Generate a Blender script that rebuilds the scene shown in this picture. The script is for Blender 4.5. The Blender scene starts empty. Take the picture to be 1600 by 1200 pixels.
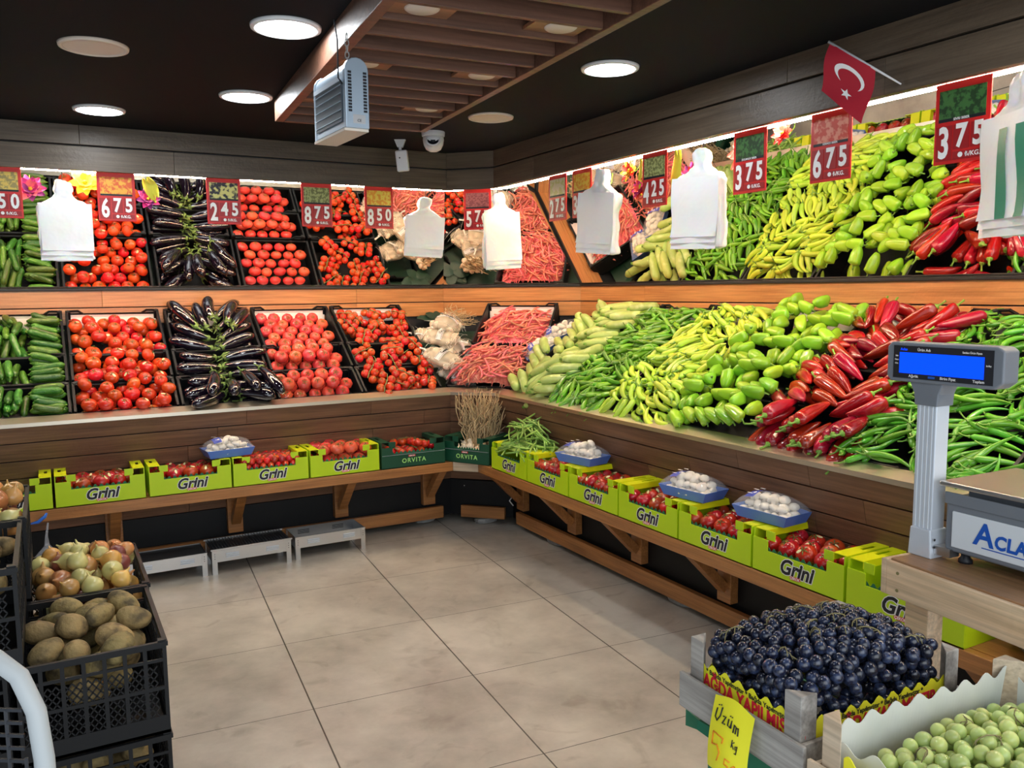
import bpy, bmesh, math, random
import numpy as np
from mathutils import Vector, Matrix
R = math.radians
PI = math.pi
rnd = random.Random(7)
scene = bpy.context.scene
COL = scene.collection

# ------------------------------------------------------------------ camera
f_px, yaw, pitch, roll = 1308.64, R(29.067), R(6.376), R(-0.576)
fwd = Vector((math.sin(yaw)*math.cos(pitch), math.cos(yaw)*math.cos(pitch), -math.sin(pitch)))
rt = Vector((math.cos(yaw), -math.sin(yaw), 0)); up = rt.cross(fwd)
r2 = rt*math.cos(roll)+up*math.sin(roll); u2 = up*math.cos(roll)-rt*math.sin(roll)
camd = bpy.data.cameras.new('camera'); cam = bpy.data.objects.new('camera', camd); COL.objects.link(cam)
camd.sensor_width = 36; camd.lens = 36*f_px/1600; camd.clip_start = .05
cam.matrix_world = Matrix(((r2.x, u2.x, -fwd.x, 0), (r2.y, u2.y, -fwd.y, 0), (r2.z, u2.z, -fwd.z, 1.45), (0, 0, 0, 1)))
scene.camera = cam

# ------------------------------------------------------------------ world, light, exposure
w = bpy.data.worlds.new('world'); scene.world = w; w.use_nodes = True
bg = w.node_tree.nodes['Background']; bg.inputs[0].default_value = (.80, .90, 1, 1); bg.inputs[1].default_value = .75
scene.view_settings.view_transform = 'Standard'; scene.view_settings.look = 'None'
scene.view_settings.exposure = 0.45; scene.view_settings.gamma = 1
LED_WARM, LED_STRENGTH = (1, .77, .52), 105.0
DOWN_COL, DOWN_STRENGTH = (.93, .97, 1), 46.0
def area(name, loc, target, sx, sy, power, col):
    l = bpy.data.lights.new(name, 'AREA'); l.shape = 'RECTANGLE'; l.size = sx; l.size_y = sy; l.energy = power; l.color = col
    o = bpy.data.objects.new(name, l); COL.objects.link(o); o.location = loc
    o.rotation_euler = (Vector(target)-Vector(loc)).to_track_quat('-Z', 'Y').to_euler(); return o
area('daylight_from_shop_front', (.3, -1.3, 1.5), (1.4, 3.2, .8), 3.2, 2.0, 34, (.93, .97, 1))

# ------------------------------------------------------------------ materials
def mat(name, col, rough=.5, metal=0, var=0, hue=0, noise=None, bump=0, bscale=40, emit=None, es=0, trans=0, alpha=1, spec=.5, coat=0, sss=0):
    m = bpy.data.materials.new(name); m.use_nodes = True; nt = m.node_tree; b = nt.nodes['Principled BSDF']
    N = nt.nodes.new; L = nt.links.new
    b.inputs['Base Color'].default_value = (*col, 1); b.inputs['Roughness'].default_value = rough
    b.inputs['Metallic'].default_value = metal; b.inputs['Specular IOR Level'].default_value = spec
    if coat: b.inputs['Coat Weight'].default_value = coat; b.inputs['Coat Roughness'].default_value = .08
    if trans: b.inputs['Transmission Weight'].default_value = trans
    if alpha < 1: b.inputs['Alpha'].default_value = alpha
    if emit: b.inputs['Emission Color'].default_value = (*emit, 1); b.inputs['Emission Strength'].default_value = es
    if sss: b.inputs['Subsurface Weight'].default_value = sss; b.inputs['Subsurface Radius'].default_value = (.02, .01, .005)
    src = None
    if noise:      # (scale, second colour, low, high[, stretch])
        tc = N('ShaderNodeTexCoord'); mp = N('ShaderNodeMapping'); nz = N('ShaderNodeTexNoise'); cr = N('ShaderNodeMapRange'); mx = N('ShaderNodeMix'); mx.data_type = 'RGBA'
        oi = N('ShaderNodeObjectInfo'); ml = N('ShaderNodeMath'); ml.operation = 'MULTIPLY'; ml.inputs[1].default_value = 40
        L(oi.outputs['Random'], ml.inputs[0]); L(ml.outputs[0], mp.inputs['Location'])
        L(tc.outputs['Object'], mp.inputs[0]); L(mp.outputs[0], nz.inputs[0]); nz.inputs['Scale'].default_value = noise[0]; nz.inputs['Detail'].default_value = 5
        if len(noise) > 4: mp.inputs['Scale'].default_value = noise[4]
        L(nz.outputs[0], cr.inputs[0]); cr.inputs[1].default_value = noise[2]; cr.inputs[2].default_value = noise[3]
        L(cr.outputs[0], mx.inputs[0]); mx.inputs[6].default_value = (*col, 1); mx.inputs[7].default_value = (*noise[1], 1)
        src = mx.outputs[2]
    if var or hue:
        oi = N('ShaderNodeObjectInfo'); hs = N('ShaderNodeHueSaturation'); a = N('ShaderNodeMapRange')
        L(oi.outputs['Random'], a.inputs[0]); a.inputs[3].default_value = 1-var; a.inputs[4].default_value = 1+var
        L(a.outputs[0], hs.inputs['Value'])
        if hue:
            a2 = N('ShaderNodeMapRange'); wn = N('ShaderNodeTexWhiteNoise'); wn.noise_dimensions = '1D'
            L(oi.outputs['Random'], wn.inputs['W']); L(wn.outputs['Value'], a2.inputs[0]); a2.inputs[3].default_value = .5-hue; a2.inputs[4].default_value = .5+hue
            L(a2.outputs[0], hs.inputs['Hue'])
        if src: L(src, hs.inputs['Color'])
        else: hs.inputs['Color'].default_value = (*col, 1)
        src = hs.outputs[0]
    if src: L(src, b.inputs['Base Color'])
    if bump:
        tc = N('ShaderNodeTexCoord'); nz = N('ShaderNodeTexNoise'); bp = N('ShaderNodeBump')
        L(tc.outputs['Object'], nz.inputs[0]); nz.inputs['Scale'].default_value = bscale; bp.inputs['Strength'].default_value = bump; bp.inputs['Distance'].default_value = .01
        L(nz.outputs[0], bp.inputs['Height']); L(bp.outputs[0], b.inputs['Normal'])
    return m
def wood(name, c1, c2, rough=.45, coat=0, var=.12):
    m = mat(name, c1, rough=rough, noise=(2.2, c2, .35, .68, (1.2, 14, 14)), var=var, bump=.12, bscale=60, coat=coat)
    nt = m.node_tree; N = nt.nodes.new; L = nt.links.new     # darker fine grain lines
    b = nt.nodes['Principled BSDF']; old = b.inputs['Base Color'].links[0].from_socket
    tc = N('ShaderNodeTexCoord'); mp = N('ShaderNodeMapping'); nz = N('ShaderNodeTexNoise'); mr = N('ShaderNodeMapRange'); mx = N('ShaderNodeMix'); mx.data_type = 'RGBA'; mx.blend_type = 'MULTIPLY'
    L(tc.outputs['Object'], mp.inputs[0]); mp.inputs['Scale'].default_value = (2.5, 90, 90); L(mp.outputs[0], nz.inputs[0]); nz.inputs['Scale'].default_value = 1.5; nz.inputs['Detail'].default_value = 3
    L(nz.outputs[0], mr.inputs[0]); mr.inputs[1].default_value = .35; mr.inputs[2].default_value = .75; mr.inputs[3].default_value = 1.1; mr.inputs[4].default_value = .55
    mx.inputs[0].default_value = .7; L(old, mx.inputs[6]); L(mr.outputs[0], mx.inputs[7]); L(mx.outputs[2], b.inputs['Base Color'])
    return m
M = {}
M['front_wood'] = wood('front_wood', (.23, .115, .062), (.14, .068, .038), .5)
M['back_wood'] = wood('back_wood', (.62, .29, .105), (.48, .20, .065), .35, coat=.2)
M['fascia_wood'] = wood('fascia_wood', (.135, .100, .068), (.095, .068, .046), .42)
M['bench_wood'] = wood('bench_wood', (.46, .20, .06), (.32, .13, .04), .4, coat=.2)
M['lattice_wood'] = wood('lattice_wood', (.17, .078, .048), (.115, .054, .034), .45)
M['lattice_panel'] = wood('lattice_panel', (.34, .15, .075), (.27, .12, .06), .4, var=.05)
M['table_wood'] = wood('table_wood', (.80, .60, .40), (.66, .46, .28), .55)
M['table_top'] = wood('table_top', (.36, .20, .10), (.25, .13, .06), .4)
M['grey_wood'] = wood('grey_wood', (.42, .40, .37), (.16, .145, .13), .8)
M['pale_wood'] = wood('pale_wood', (.62, .50, .36), (.48, .36, .24), .7)
M['steel'] = mat('steel', (.82, .74, .60), .34, 1, bump=.05, bscale=8)
M['bbq_steel'] = mat('bbq_steel', (.62, .63, .64), .32, 1)
M['mirror'] = mat('mirror', (.93, .90, .86), .0, 1)
M['black'] = mat('black', (.012, .012, .014), .45)
M['dark'] = mat('dark', (.02, .022, .026), .6)
M['kick'] = mat('kick', (.005, .006, .008), .5, spec=.3)
M['ceiling'] = mat('ceiling', (.0045, .005, .0065), .8, spec=.15)
M['wall'] = mat('wall', (.07, .065, .06), .8)
M['plastic_black'] = mat('plastic_black', (.007, .008, .010), .5, spec=.35)
M['bedgreen'] = mat('bedgreen', (.012, .05, .03), .5)
M['white'] = mat('white', (.85, .85, .85), .5)
M['paper'] = mat('paper', (.82, .78, .74), .7)
M['bag'] = mat('bag', (.95, .95, .96), .4, trans=.0, bump=.35, bscale=18, sss=.6)
M['bag_green'] = mat('bag_green', (.02, .25, .14), .45)
M['tag_red'] = mat('tag_red', (.62, .02, .02), .35)
M['tag_dark'] = mat('tag_dark', (.36, .012, .015), .4)
M['digit'] = mat('digit', (.95, .95, .93), .5)
M['lamp_on'] = mat('lamp_on', (1, 1, 1), .5, emit=DOWN_COL, es=DOWN_STRENGTH)
M['lamp_off'] = mat('lamp_off', (.72, .60, .50), .5)
M['lamp_rim'] = mat('lamp_rim', (.75, .75, .75), .4)
M['led'] = mat('led', (1, 1, 1), .5, emit=LED_WARM, es=LED_STRENGTH)
M['grini'] = mat('grini', (.50, .72, .008), .42)
M['grini_y'] = mat('grini_y', (.74, .80, .006), .4)
M['orvita'] = mat('orvita', (.008, .07, .035), .4)
M['orvita_txt'] = mat('orvita_txt', (.42, .80, .22), .5)
M['card'] = mat('card', (.50, .42, .34), .8)
M['egg_grey'] = mat('egg_grey', (.50, .50, .54), .85)
M['egg_green'] = mat('egg_green', (.01, .13, .065), .6)
M['ink'] = mat('ink', (.008, .01, .015), .5)
M['pill'] = mat('pill', (.65, .015, .03), .4)
M['mush'] = mat('mush', (.88, .81, .70), .6, var=.06)
M['mushb'] = mat('mush_blue', (.09, .20, .62), .35)
M['film'] = mat('film', (.95, .97, 1), .08, alpha=.16)
M['film_blue'] = mat('film_blue', (.12, .16, .60), .25)
M['sticker'] = mat('sticker', (.90, .82, .42), .5)
M['tomato'] = mat('tomato', (.72, .05, .014), .17, var=.18, hue=.012, noise=(9, (.72, .08, .015), .5, .8), coat=.35)
M['tomato_pink'] = mat('tomato_pink', (.72, .07, .045), .17, var=.15, hue=.01, coat=.35)
M['tomato_dark'] = mat('tomato_dark', (.46, .022, .010), .15, var=.2, hue=.012, noise=(14, (.62, .06, .012), .5, .8), coat=.4)
M['calyx'] = mat('calyx', (.10, .17, .03), .6, var=.3)
M['vine'] = mat('vine', (.16, .20, .05), .6)
M['cucumber'] = mat('cucumber', (.06, .19, .02), .28, var=.45, hue=.028, noise=(30, (.20, .42, .06), .5, .75, (1, 4, 4)), bump=.35, bscale=150, coat=.2)
M['eggplant'] = mat('eggplant', (.008, .004, .011), .10, var=.3, coat=.6, spec=.8)
M['eggcap'] = mat('eggplant_cap', (.17, .27, .06), .5, var=.25)
M['zucchini'] = mat('zucchini', (.42, .56, .14), .35, var=.14, hue=.012, noise=(22, (.60, .72, .30), .5, .7), coat=.15)
M['pep_green'] = mat('pepper_green', (.13, .36, .016), .2, var=.38, hue=.015, coat=.3)
M['pep_chili'] = mat('pepper_chili', (.10, .34, .02), .2, var=.35, hue=.015, coat=.3)
M['pep_yellow'] = mat('pepper_yellow', (.50, .70, .06), .22, var=.2, hue=.022, coat=.3)
M['pep_bell'] = mat('pepper_bell', (.30, .58, .03), .2, var=.22, hue=.02, coat=.3)
M['pep_red'] = mat('pepper_red', (.30, .005, .008), .16, var=.45, hue=.012, noise=(8, (.55, .014, .008), .5, .75), coat=.45)
M['stem_green'] = mat('stem_green', (.17, .34, .04), .5, var=.3)
M['bean_red'] = mat('bean_red', (.78, .19, .15), .4, var=.3, hue=.025, noise=(60, (.84, .46, .32), .52, .68))
M['bean_green'] = mat('bean_green', (.30, .50, .10), .4, var=.35, hue=.015)
M['garlic'] = mat('garlic', (.84, .72, .54), .5, var=.08, noise=(30, (.70, .52, .46), .55, .8, (1, 1, 1)))
M['straw'] = mat('straw', (.64, .48, .27), .75, var=.15, noise=(20, (.34, .22, .1), .4, .7))
M['netfilm'] = mat('net_film', (.90, .82, .64), .5, alpha=.30)
M['net'] = mat('net', (.90, .88, .82), .5)
M['chair_white'] = mat('chair_white', (.42, .45, .46), .5)
M['potato'] = mat('potato', (.34, .25, .10), .75, var=.22, hue=.01, noise=(22, (.10, .075, .035), .46, .66), bump=.5, bscale=60)
M['onion'] = mat('onion', (.52, .24, .07), .28, var=.3, hue=.02, noise=(6, (.66, .42, .14), .4, .7, (1, 1, .3)), coat=.25)
M['onion_pale'] = mat('onion_pale', (.60, .56, .22), .3, var=.15, coat=.25)
M['onion_purple'] = mat('onion_purple', (.20, .05, .045), .3, var=.25, noise=(6, (.36, .14, .08), .45, .7), coat=.25)
M['grape'] = mat('grape', (.008, .009, .022), .25, var=.5, noise=(1.4, (.035, .055, .12), .42, .75), spec=.6)
M['grape_w'] = mat('grape_white', (.52, .62, .22), .22, var=.18, hue=.015, sss=.3)
M['gstem'] = mat('grape_stem', (.22, .19, .08), .7)
M['stone'] = mat('stone', (.35, .35, .34), .9, noise=(15, (.22, .22, .21), .4, .7))
M['cam_white'] = mat('camera_white', (.72, .72, .74), .4)
M['cam_glass'] = mat('camera_glass', (.015, .015, .02), .1)
M['heater'] = mat('heater_shell', (.42, .52, .62), .35, .55)
M['heater_cream'] = mat('heater_bottom', (.72, .64, .55), .5)
M['heater_grille'] = mat('heater_grille', (.10, .12, .14), .4, .4)
M['flag_red'] = mat('flag_red', (.40, .006, .022), .7)
M['scale_grey'] = mat('scale_grey', (.16, .18, .21), .42)
M['scale_silver'] = mat('scale_silver', (.62, .68, .76), .35, .25)
M['scale_white'] = mat('scale_white', (.66, .71, .76), .4)
M['scale_blue'] = mat('scale_blue', (.01, .09, .46), .4)
M['lcd'] = mat('lcd', (.0, .02, .6), .3, emit=(.0, .055, 1), es=1.1)
M['label_y'] = mat('label_yellow', (.88, .84, .03), .5)
M['label_red'] = mat('label_red', (.75, .02, .05), .5)
M['label_or'] = mat('label_orange', (.85, .25, .01), .5)
M['green_box'] = mat('green_box', (.01, .16, .085), .55)
M['liner'] = mat('liner', (.66, .67, .63), .6, noise=(4, (.52, .55, .50), .4, .7))
M['melon'] = mat('melon', (.008, .07, .03), .25, noise=(14, (.02, .14, .04), .45, .6))
M['clear'] = mat('clear_bag', (.8, .85, .95), .12, alpha=.28)
M['blue'] = mat('blue_plastic', (.03, .16, .7), .35)
for k, c in dict(pet_mag=(.62, .03, .22), pet_pur=(.22, .02, .18), pet_yel=(.85, .62, .03), pet_red=(.75, .04, .03), pet_pink=(.85, .18, .22), leaf_yel=(.62, .60, .04)).items():
    M[k] = mat(k, c, .6, var=.1)
def photo_mat(name, a, b, sc):
    return mat(name, a, .45, noise=(sc, b, .45, .55))
def floor_mat():
    m = mat('floor_tiles', (.55, .5, .44), .32, spec=.5); nt = m.node_tree; N = nt.nodes.new; L = nt.links.new; b = nt.nodes['Principled BSDF']
    tc = N('ShaderNodeTexCoord'); mp = N('ShaderNodeMapping'); L(tc.outputs['Object'], mp.inputs[0])
    n1 = N('ShaderNodeTexNoise'); n1.inputs['Scale'].default_value = 1.7; n1.inputs['Detail'].default_value = 8; n1.inputs['Roughness'].default_value = .62; L(mp.outputs[0], n1.inputs[0])
    r1 = N('ShaderNodeValToRGB'); e = r1.color_ramp.elements; e[0].position = .33; e[0].color = (.30, .27, .235, 1); e[1].position = .62; e[1].color = (.58, .535, .465, 1)
    L(n1.outputs[0], r1.inputs[0])
    n2 = N('ShaderNodeTexNoise'); n2.inputs['Scale'].default_value = 5; n2.inputs['Detail'].default_value = 10; n2.inputs['Distortion'].default_value = 1.4; L(mp.outputs[0], n2.inputs[0])
    r2_ = N('ShaderNodeValToRGB'); e = r2_.color_ramp.elements; e[0].position = .30; e[0].color = (.62, .58, .55, 1); e[1].position = .43; e[1].color = (1, 1, 1, 1); L(n2.outputs[0], r2_.inputs[0])
    mx = N('ShaderNodeMix'); mx.data_type = 'RGBA'; mx.blend_type = 'MULTIPLY'; mx.inputs[0].default_value = .55; L(r1.outputs[0], mx.inputs[6]); L(r2_.outputs[0], mx.inputs[7])
    sx = N('ShaderNodeSeparateXYZ'); L(mp.outputs[0], sx.inputs[0]); ms = []
    for ax in (0, 1):
        a = N('ShaderNodeMath'); a.operation = 'PINGPONG'; a.inputs[1].default_value = .3; L(sx.outputs[ax], a.inputs[0])
        c = N('ShaderNodeMath'); c.operation = 'LESS_THAN'; c.inputs[1].default_value = .0026 if ax == 0 else .0016; L(a.outputs[0], c.inputs[0]); ms.append(c)
    mm = N('ShaderNodeMath'); mm.operation = 'MAXIMUM'; L(ms[0].outputs[0], mm.inputs[0]); L(ms[1].outputs[0], mm.inputs[1])
    m2 = N('ShaderNodeMix'); m2.data_type = 'RGBA'; L(mm.outputs[0], m2.inputs[0]); L(mx.outputs[2], m2.inputs[6]); m2.inputs[7].default_value = (.055, .048, .04, 1); L(m2.outputs[2], b.inputs['Base Color'])
    return m
M['floor'] = floor_mat()

# ------------------------------------------------------------------ mesh helpers
I4 = Matrix.Identity(4)
T = Matrix.Translation
def Rz(a): return Matrix.Rotation(a, 4, 'Z')
def Rx(a): return Matrix.Rotation(a, 4, 'X')
def Ry(a): return Matrix.Rotation(a, 4, 'Y')
def Sc(x, y, z): return Matrix.Diagonal((x, y, z, 1))
PAR = {}
class MB:
    def __init__(s): s.v = []; s.f = []; s.m = []
    def add(s, vs, fs, mtx=None, mi=0):
        o = len(s.v)
        s.v += [tuple(mtx @ Vector(p)) if mtx is not None else tuple(p) for p in vs]
        for q in fs: s.f.append(tuple(o+i for i in q)); s.m.append(mi)
        return s
    def box(s, x0, x1, y0, y1, z0, z1, mtx=None, mi=0):
        return s.add([(x0, y0, z0), (x1, y0, z0), (x1, y1, z0), (x0, y1, z0), (x0, y0, z1), (x1, y0, z1), (x1, y1, z1), (x0, y1, z1)],
                     [(0, 3, 2, 1), (4, 5, 6, 7), (0, 1, 5, 4), (1, 2, 6, 5), (2, 3, 7, 6), (3, 0, 4, 7)], mtx, mi)
    def bar(s, a, b, w_, h_, mtx=None, mi=0):
        a, b = Vector(a), Vector(b); d = b-a; q = d.to_track_quat('X', 'Z').to_matrix().to_4x4(); m = T(a) @ q
        return s.box(0, d.length, -w_/2, w_/2, -h_/2, h_/2, (mtx @ m) if mtx is not None else m, mi)
    def tube(s, pts, rad, n=8, mtx=None, mi=0, cap=True, lobes=0, lob=0):
        pts = [Vector(p) for p in pts]; k = len(pts); rad = rad if isinstance(rad, (list, tuple)) else [rad]*k
        vs = []; up_ = Vector((0, 0, 1))
        for i, p in enumerate(pts):
            t = (pts[min(i+1, k-1)]-pts[max(i-1, 0)]).normalized()
            a = t.cross(up_); a = a.normalized() if a.length > 1e-3 else Vector((1, 0, 0)); c = a.cross(t).normalized()
            up_ = c if i else c
            for j in range(n):
                th = 2*PI*j/n; r = rad[i]*(1+(lob*math.cos(lobes*th) if lobes else 0)); vs.append(p+a*(r*math.cos(th))+c*(r*math.sin(th)))
        fs = [(i*n+j, i*n+(j+1) % n, (i+1)*n+(j+1) % n, (i+1)*n+j) for i in range(k-1) for j in range(n)]
        if cap: fs += [tuple(range(n))[::-1], tuple((k-1)*n+j for j in range(n))]
        return s.add(vs, fs, mtx, mi)
    def lathe(s, prof, n=24, mtx=None, mi=0, lobes=0, lob=0, rz=1):
        vs = []; fs = []; k = len(prof)
        for (r, z) in prof:
            for j in range(n):
                th = 2*PI*j/n; q = r*(1+(lob*math.cos(lobes*th) if lobes else 0)); vs.append((q*math.cos(th), q*math.sin(th), z))
        fs = [(i*n+j, i*n+(j+1) % n, (i+1)*n+(j+1) % n, (i+1)*n+j) for i in range(k-1) for j in range(n)]
        if prof[0][0] > 1e-6: fs.append(tuple(range(n))[::-1])
        if prof[-1][0] > 1e-6: fs.append(tuple((k-1)*n+j for j in range(n)))
        return s.add(vs, fs, mtx, mi)
    def sph(s, r, mtx=None, n=14, k=9, mi=0, **kw):
        return s.lathe([(r*math.sin(PI*i/k)+(1e-7 if i in (0, k) else 0), -r*math.cos(PI*i/k)) for i in range(k+1)], n, mtx, mi, **kw)
    def prism(s, poly, z0, z1, mtx=None, mi=0):     # polygon in xy, ccw
        n = len(poly)
        return s.add([(x, y, z0) for x, y in poly]+[(x, y, z1) for x, y in poly],
                     [tuple(range(n))[::-1], tuple(range(n, 2*n))]+[(i, (i+1) % n, n+(i+1) % n, n+i) for i in range(n)], mtx, mi)
    def mesh(s, name, mats, smooth=False):
        me = bpy.data.meshes.new(name); me.from_pydata(s.v, [], s.f); me.polygons.foreach_set('material_index', s.m)
        for m in (mats if isinstance(mats, (list, tuple)) else [mats]): me.materials.append(M[m] if isinstance(m, str) else m)
        bm = bmesh.new(); bm.from_mesh(me); bmesh.ops.remove_doubles(bm, verts=bm.verts, dist=1e-6); bmesh.ops.recalc_face_normals(bm, faces=bm.faces); bm.to_mesh(me); bm.free()
        if smooth:
            me.polygons.foreach_set('use_smooth', [True]*len(me.polygons))
            if smooth != True: me.set_sharp_from_angle(angle=R(smooth))
        me.update(); return me
    def build(s, name, mats, parent=None, smooth=False, mtx=None):
        return obj(name, s.mesh(name, mats, smooth), parent, mtx)
def obj(name, me, parent=None, mtx=None):
    o = bpy.data.objects.new(name, me); COL.objects.link(o)
    if parent: o.parent = parent; PAR.setdefault(parent.name, []).append(o)
    if mtx is not None: o.matrix_basis = mtx
    return o
def bev(o, wd=.002, seg=2):
    b = o.modifiers.new('bevel', 'BEVEL'); b.width = wd; b.segments = seg; b.limit_method = 'ANGLE'; return o
def tag(o, label=None, cat=None, group=None, kind=None):
    if label: o['label'] = label
    if cat: o['category'] = cat
    if group: o['group'] = group
    if kind: o['kind'] = kind
    return o
def thing(name, label, cat, mtx=I4, group=None, kind=None):
    o = bpy.data.objects.new(name, None); COL.objects.link(o); o.empty_display_size = .05; o.matrix_basis = mtx
    return tag(o, label, cat, group, kind)
def clone(root, mtx, label=None, cat=None, group=None):
    c = root.copy(); COL.objects.link(c); c.matrix_basis = mtx; tag(c, label, cat, group)
    for ch in KIDS.get(root.name, ()):
        d = ch.copy(); COL.objects.link(d); d.parent = c
        for g in KIDS.get(ch.name, ()):
            e = g.copy(); COL.objects.link(e); e.parent = d
    return c
KIDS = {}
def note(root):     # remember a prototype's parts
    KIDS[root.name] = list(PAR.get(root.name, ()))
    for ch in KIDS[root.name]: KIDS[ch.name] = list(PAR.get(ch.name, ()))
    return root
TXC = {}
def text_mesh(s, size, ext=.0006, bold=0, shear=0, sx=1, space=1, align='CENTER'):
    key = (s, size, ext, bold, shear, sx, space)
    if key in TXC: return TXC[key].copy()
    cu = bpy.data.curves.new('txt', 'FONT'); cu.body = s; cu.size = size; cu.extrude = ext; cu.offset = bold; cu.shear = shear; cu.space_character = space
    cu.align_x = align; cu.align_y = 'CENTER'; cu.resolution_u = 3
    o = bpy.data.objects.new('txt', cu); COL.objects.link(o); 
    me = bpy.data.meshes.new_from_object(o.evaluated_get(bpy.context.evaluated_depsgraph_get())); bpy.data.objects.remove(o)
    me.transform(Matrix.Diagonal((sx, 1, 1, 1))); me.materials.clear(); TXC[key] = me.copy(); return me
def text(name, s, size, m, parent, mtx, **kw):
    me = text_mesh(s, size, **kw); me.materials.append(M[m]); me.name = name; return obj(name, me, parent, mtx)

# ------------------------------------------------------------------ wall frames: x along the wall, y into the wall, z up
XK, YK, Q = 2.4726, 4.7375, 6.9224
t8 = math.tan(R(22.5)); s2 = math.sqrt(.5)
FR = {'L': Matrix(((1, 0, 0, 0), (0, 1, 0, YK), (0, 0, 1, 0), (0, 0, 0, 1))),
      'R': Matrix(((0, 1, 0, XK), (-1, 0, 0, 0), (0, 0, 1, 0), (0, 0, 0, 1))),
      'C': Matrix(((s2, s2, 0, Q/2), (-s2, s2, 0, Q/2), (0, 0, 1, 0), (0, 0, 0, 1)))}
END = {'L': (None, lambda d: Q-YK-t8*d), 'R': (lambda d: -(Q-XK)+t8*d, None), 'C': (lambda d: -1.8049+t8*d, lambda d: -1.3973-t8*d)}
def ext(mb, side, prof, lo=None, hi=None, mi=0):
    """a profile of (d, z) points, d towards the room, run along a wall; open ends are mitred at the corner"""
    n = len(prof); a, b = END[side]; vs = []
    vs += [(lo if lo is not None else a(d), -d, z) for d, z in prof]
    vs += [(hi if hi is not None else b(d), -d, z) for d, z in prof]
    return mb.add(vs, [tuple(range(n)), tuple(range(n, 2*n))[::-1]]+[(i, n+i, n+(i+1) % n, (i+1) % n) for i in range(n)], None, mi)
def rect(d0, d1, z0, z1): return [(d0, z0), (d1, z0), (d1, z1), (d0, z1)]
FAR = {'L': (-1.05, None), 'R': (None, .35), 'C': (None, None)}
SN = {'L': 'left', 'R': 'right', 'C': 'corner'}

# ------------------------------------------------------------------ the setting
def struct(name, mb, m, mtx=None): return tag(mb.build(name, m, None, False, mtx), kind='structure')
struct('floor', MB().box(-2, 4, -3, 7, -.04, 0), 'floor', T((1.385, 3.330, 0)) @ Rz(R(-4.65)) @ T((0, 0, 0)))
struct('ceiling', MB().box(-1.6, 3.6, -.6, 6, 2.256, 2.30), 'ceiling')
struct('wall_left', MB().box(-1.6, 3.3, 5.55, 5.6, 0, 2.256), 'wall')
struct('wall_right', MB().box(3.3, 3.35, -.6, 5.6, 0, 2.256), 'wall')
struct('wall_side', MB().box(-1.6, -1.55, 1.0, 5.55, 0, 2.256), 'wall')
TR = [0]
def trim(side, prof, m, lo, hi):
    TR[0] += 1
    return bev(struct('trim_%d' % TR[0], ext(MB(), side, prof, lo, hi), m, FR[side]), .0015)
def runs(side, cuts):
    a, b = FAR[side]
    e = [a]+sorted(cuts)+[b] if side != 'C' else [None, None]
    return list(zip(e[:-1], e[1:]))
SEAM = {'fa': {'L': [.62, 1.833], 'R': [-3.935, -2.182, -1.786], 'C': []}}
for side in 'LRC':
    # fascia boards over the display, with butt joints
    for z0, z1, cuts in ((2.043, 2.157, {'L': [.62, 1.833], 'R': [-3.935, -1.786], 'C': []}), (2.165, 2.256, {'L': [.2, 1.833], 'R': [-3.5, -2.182], 'C': []})):
        for lo, hi in runs(side, cuts[side]):
            trim(side, rect(.118, .143, z0, z1), 'fascia_wood', None if lo is None else lo+.0006, None if hi is None else hi-.0006)
    trim(side, rect(.10, .117, 2.048, 2.256), 'dark', *FAR[side])
    # oak boards behind the crates
    for z0, z1, cuts in ((1.277, 1.371, {'L': [.9, 1.836], 'R': [-4.047, -1.999], 'C': []}), (1.377, 1.472, {'L': [.3, 1.836], 'R': [-4.047, -1.2], 'C': []})):
        for lo, hi in runs(side, cuts[side]):
            trim(side, rect(-.697, -.715, z0, z1), 'back_wood', None if lo is None else lo+.0006, None if hi is None else hi-.0006)
    trim(side, rect(-.716, -.73, .9, 1.48), 'dark', *FAR[side])
    trim(side, rect(-.685, -.71, 1.4725, 1.486), 'black', *FAR[side])
# leaning mirrors
ma = R(47.9); mc, ms_ = math.cos(ma), math.sin(ma)
def mirror_panel(side, lo, hi, label):
    L_ = .985; d0, z0 = -.694, 1.488
    prof = [(d0, z0), (d0+L_*mc, z0+L_*ms_), (d0+L_*mc-.006*ms_, z0+L_*ms_+.006*mc), (d0-.006*ms_, z0+.006*mc)]
    o = ext(MB(), side, prof, None if lo is None else lo+.0012, None if hi is None else hi-.0012).build('mirror_panel', 'mirror', None, False, FR[side])
    tag(o, label, 'mirror', 'leaning mirrors above the produce')
    b = ext(MB(), side, [(p[0]-.008*ms_, p[1]+.008*mc) for p in prof], lo, hi).build('backing_board', 'black', o)
mirror_panel('L', -1.05, -.405, 'leaning mirror panel at the left end above the cucumbers')
mirror_panel('L', -.405, .717, 'leaning mirror panel above the cucumbers and round tomatoes')
mirror_panel('L', .717, 1.836, 'leaning mirror panel above the eggplants and pink tomatoes')
mirror_panel('L', 1.836, None, 'leaning mirror panel above the vine tomatoes beside the corner')
mirror_panel('C', None, None, 'leaning mirror panel across the corner above the pink beans')
mirror_panel('R', None, -4.121, 'narrow wedge of leaning mirror just right of the corner')
mirror_panel('R', -4.121, -2.942, 'leaning mirror panel above the zucchini and green peppers')
mirror_panel('R', -2.942, -1.76, 'leaning mirror panel above the yellow and pale bell peppers')
mirror_panel('R', -1.76, -.58, 'leaning mirror panel above the red peppers and green chillies')
mirror_panel('R', -.58, .35, 'leaning mirror panel at the near right end of the counter')
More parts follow.
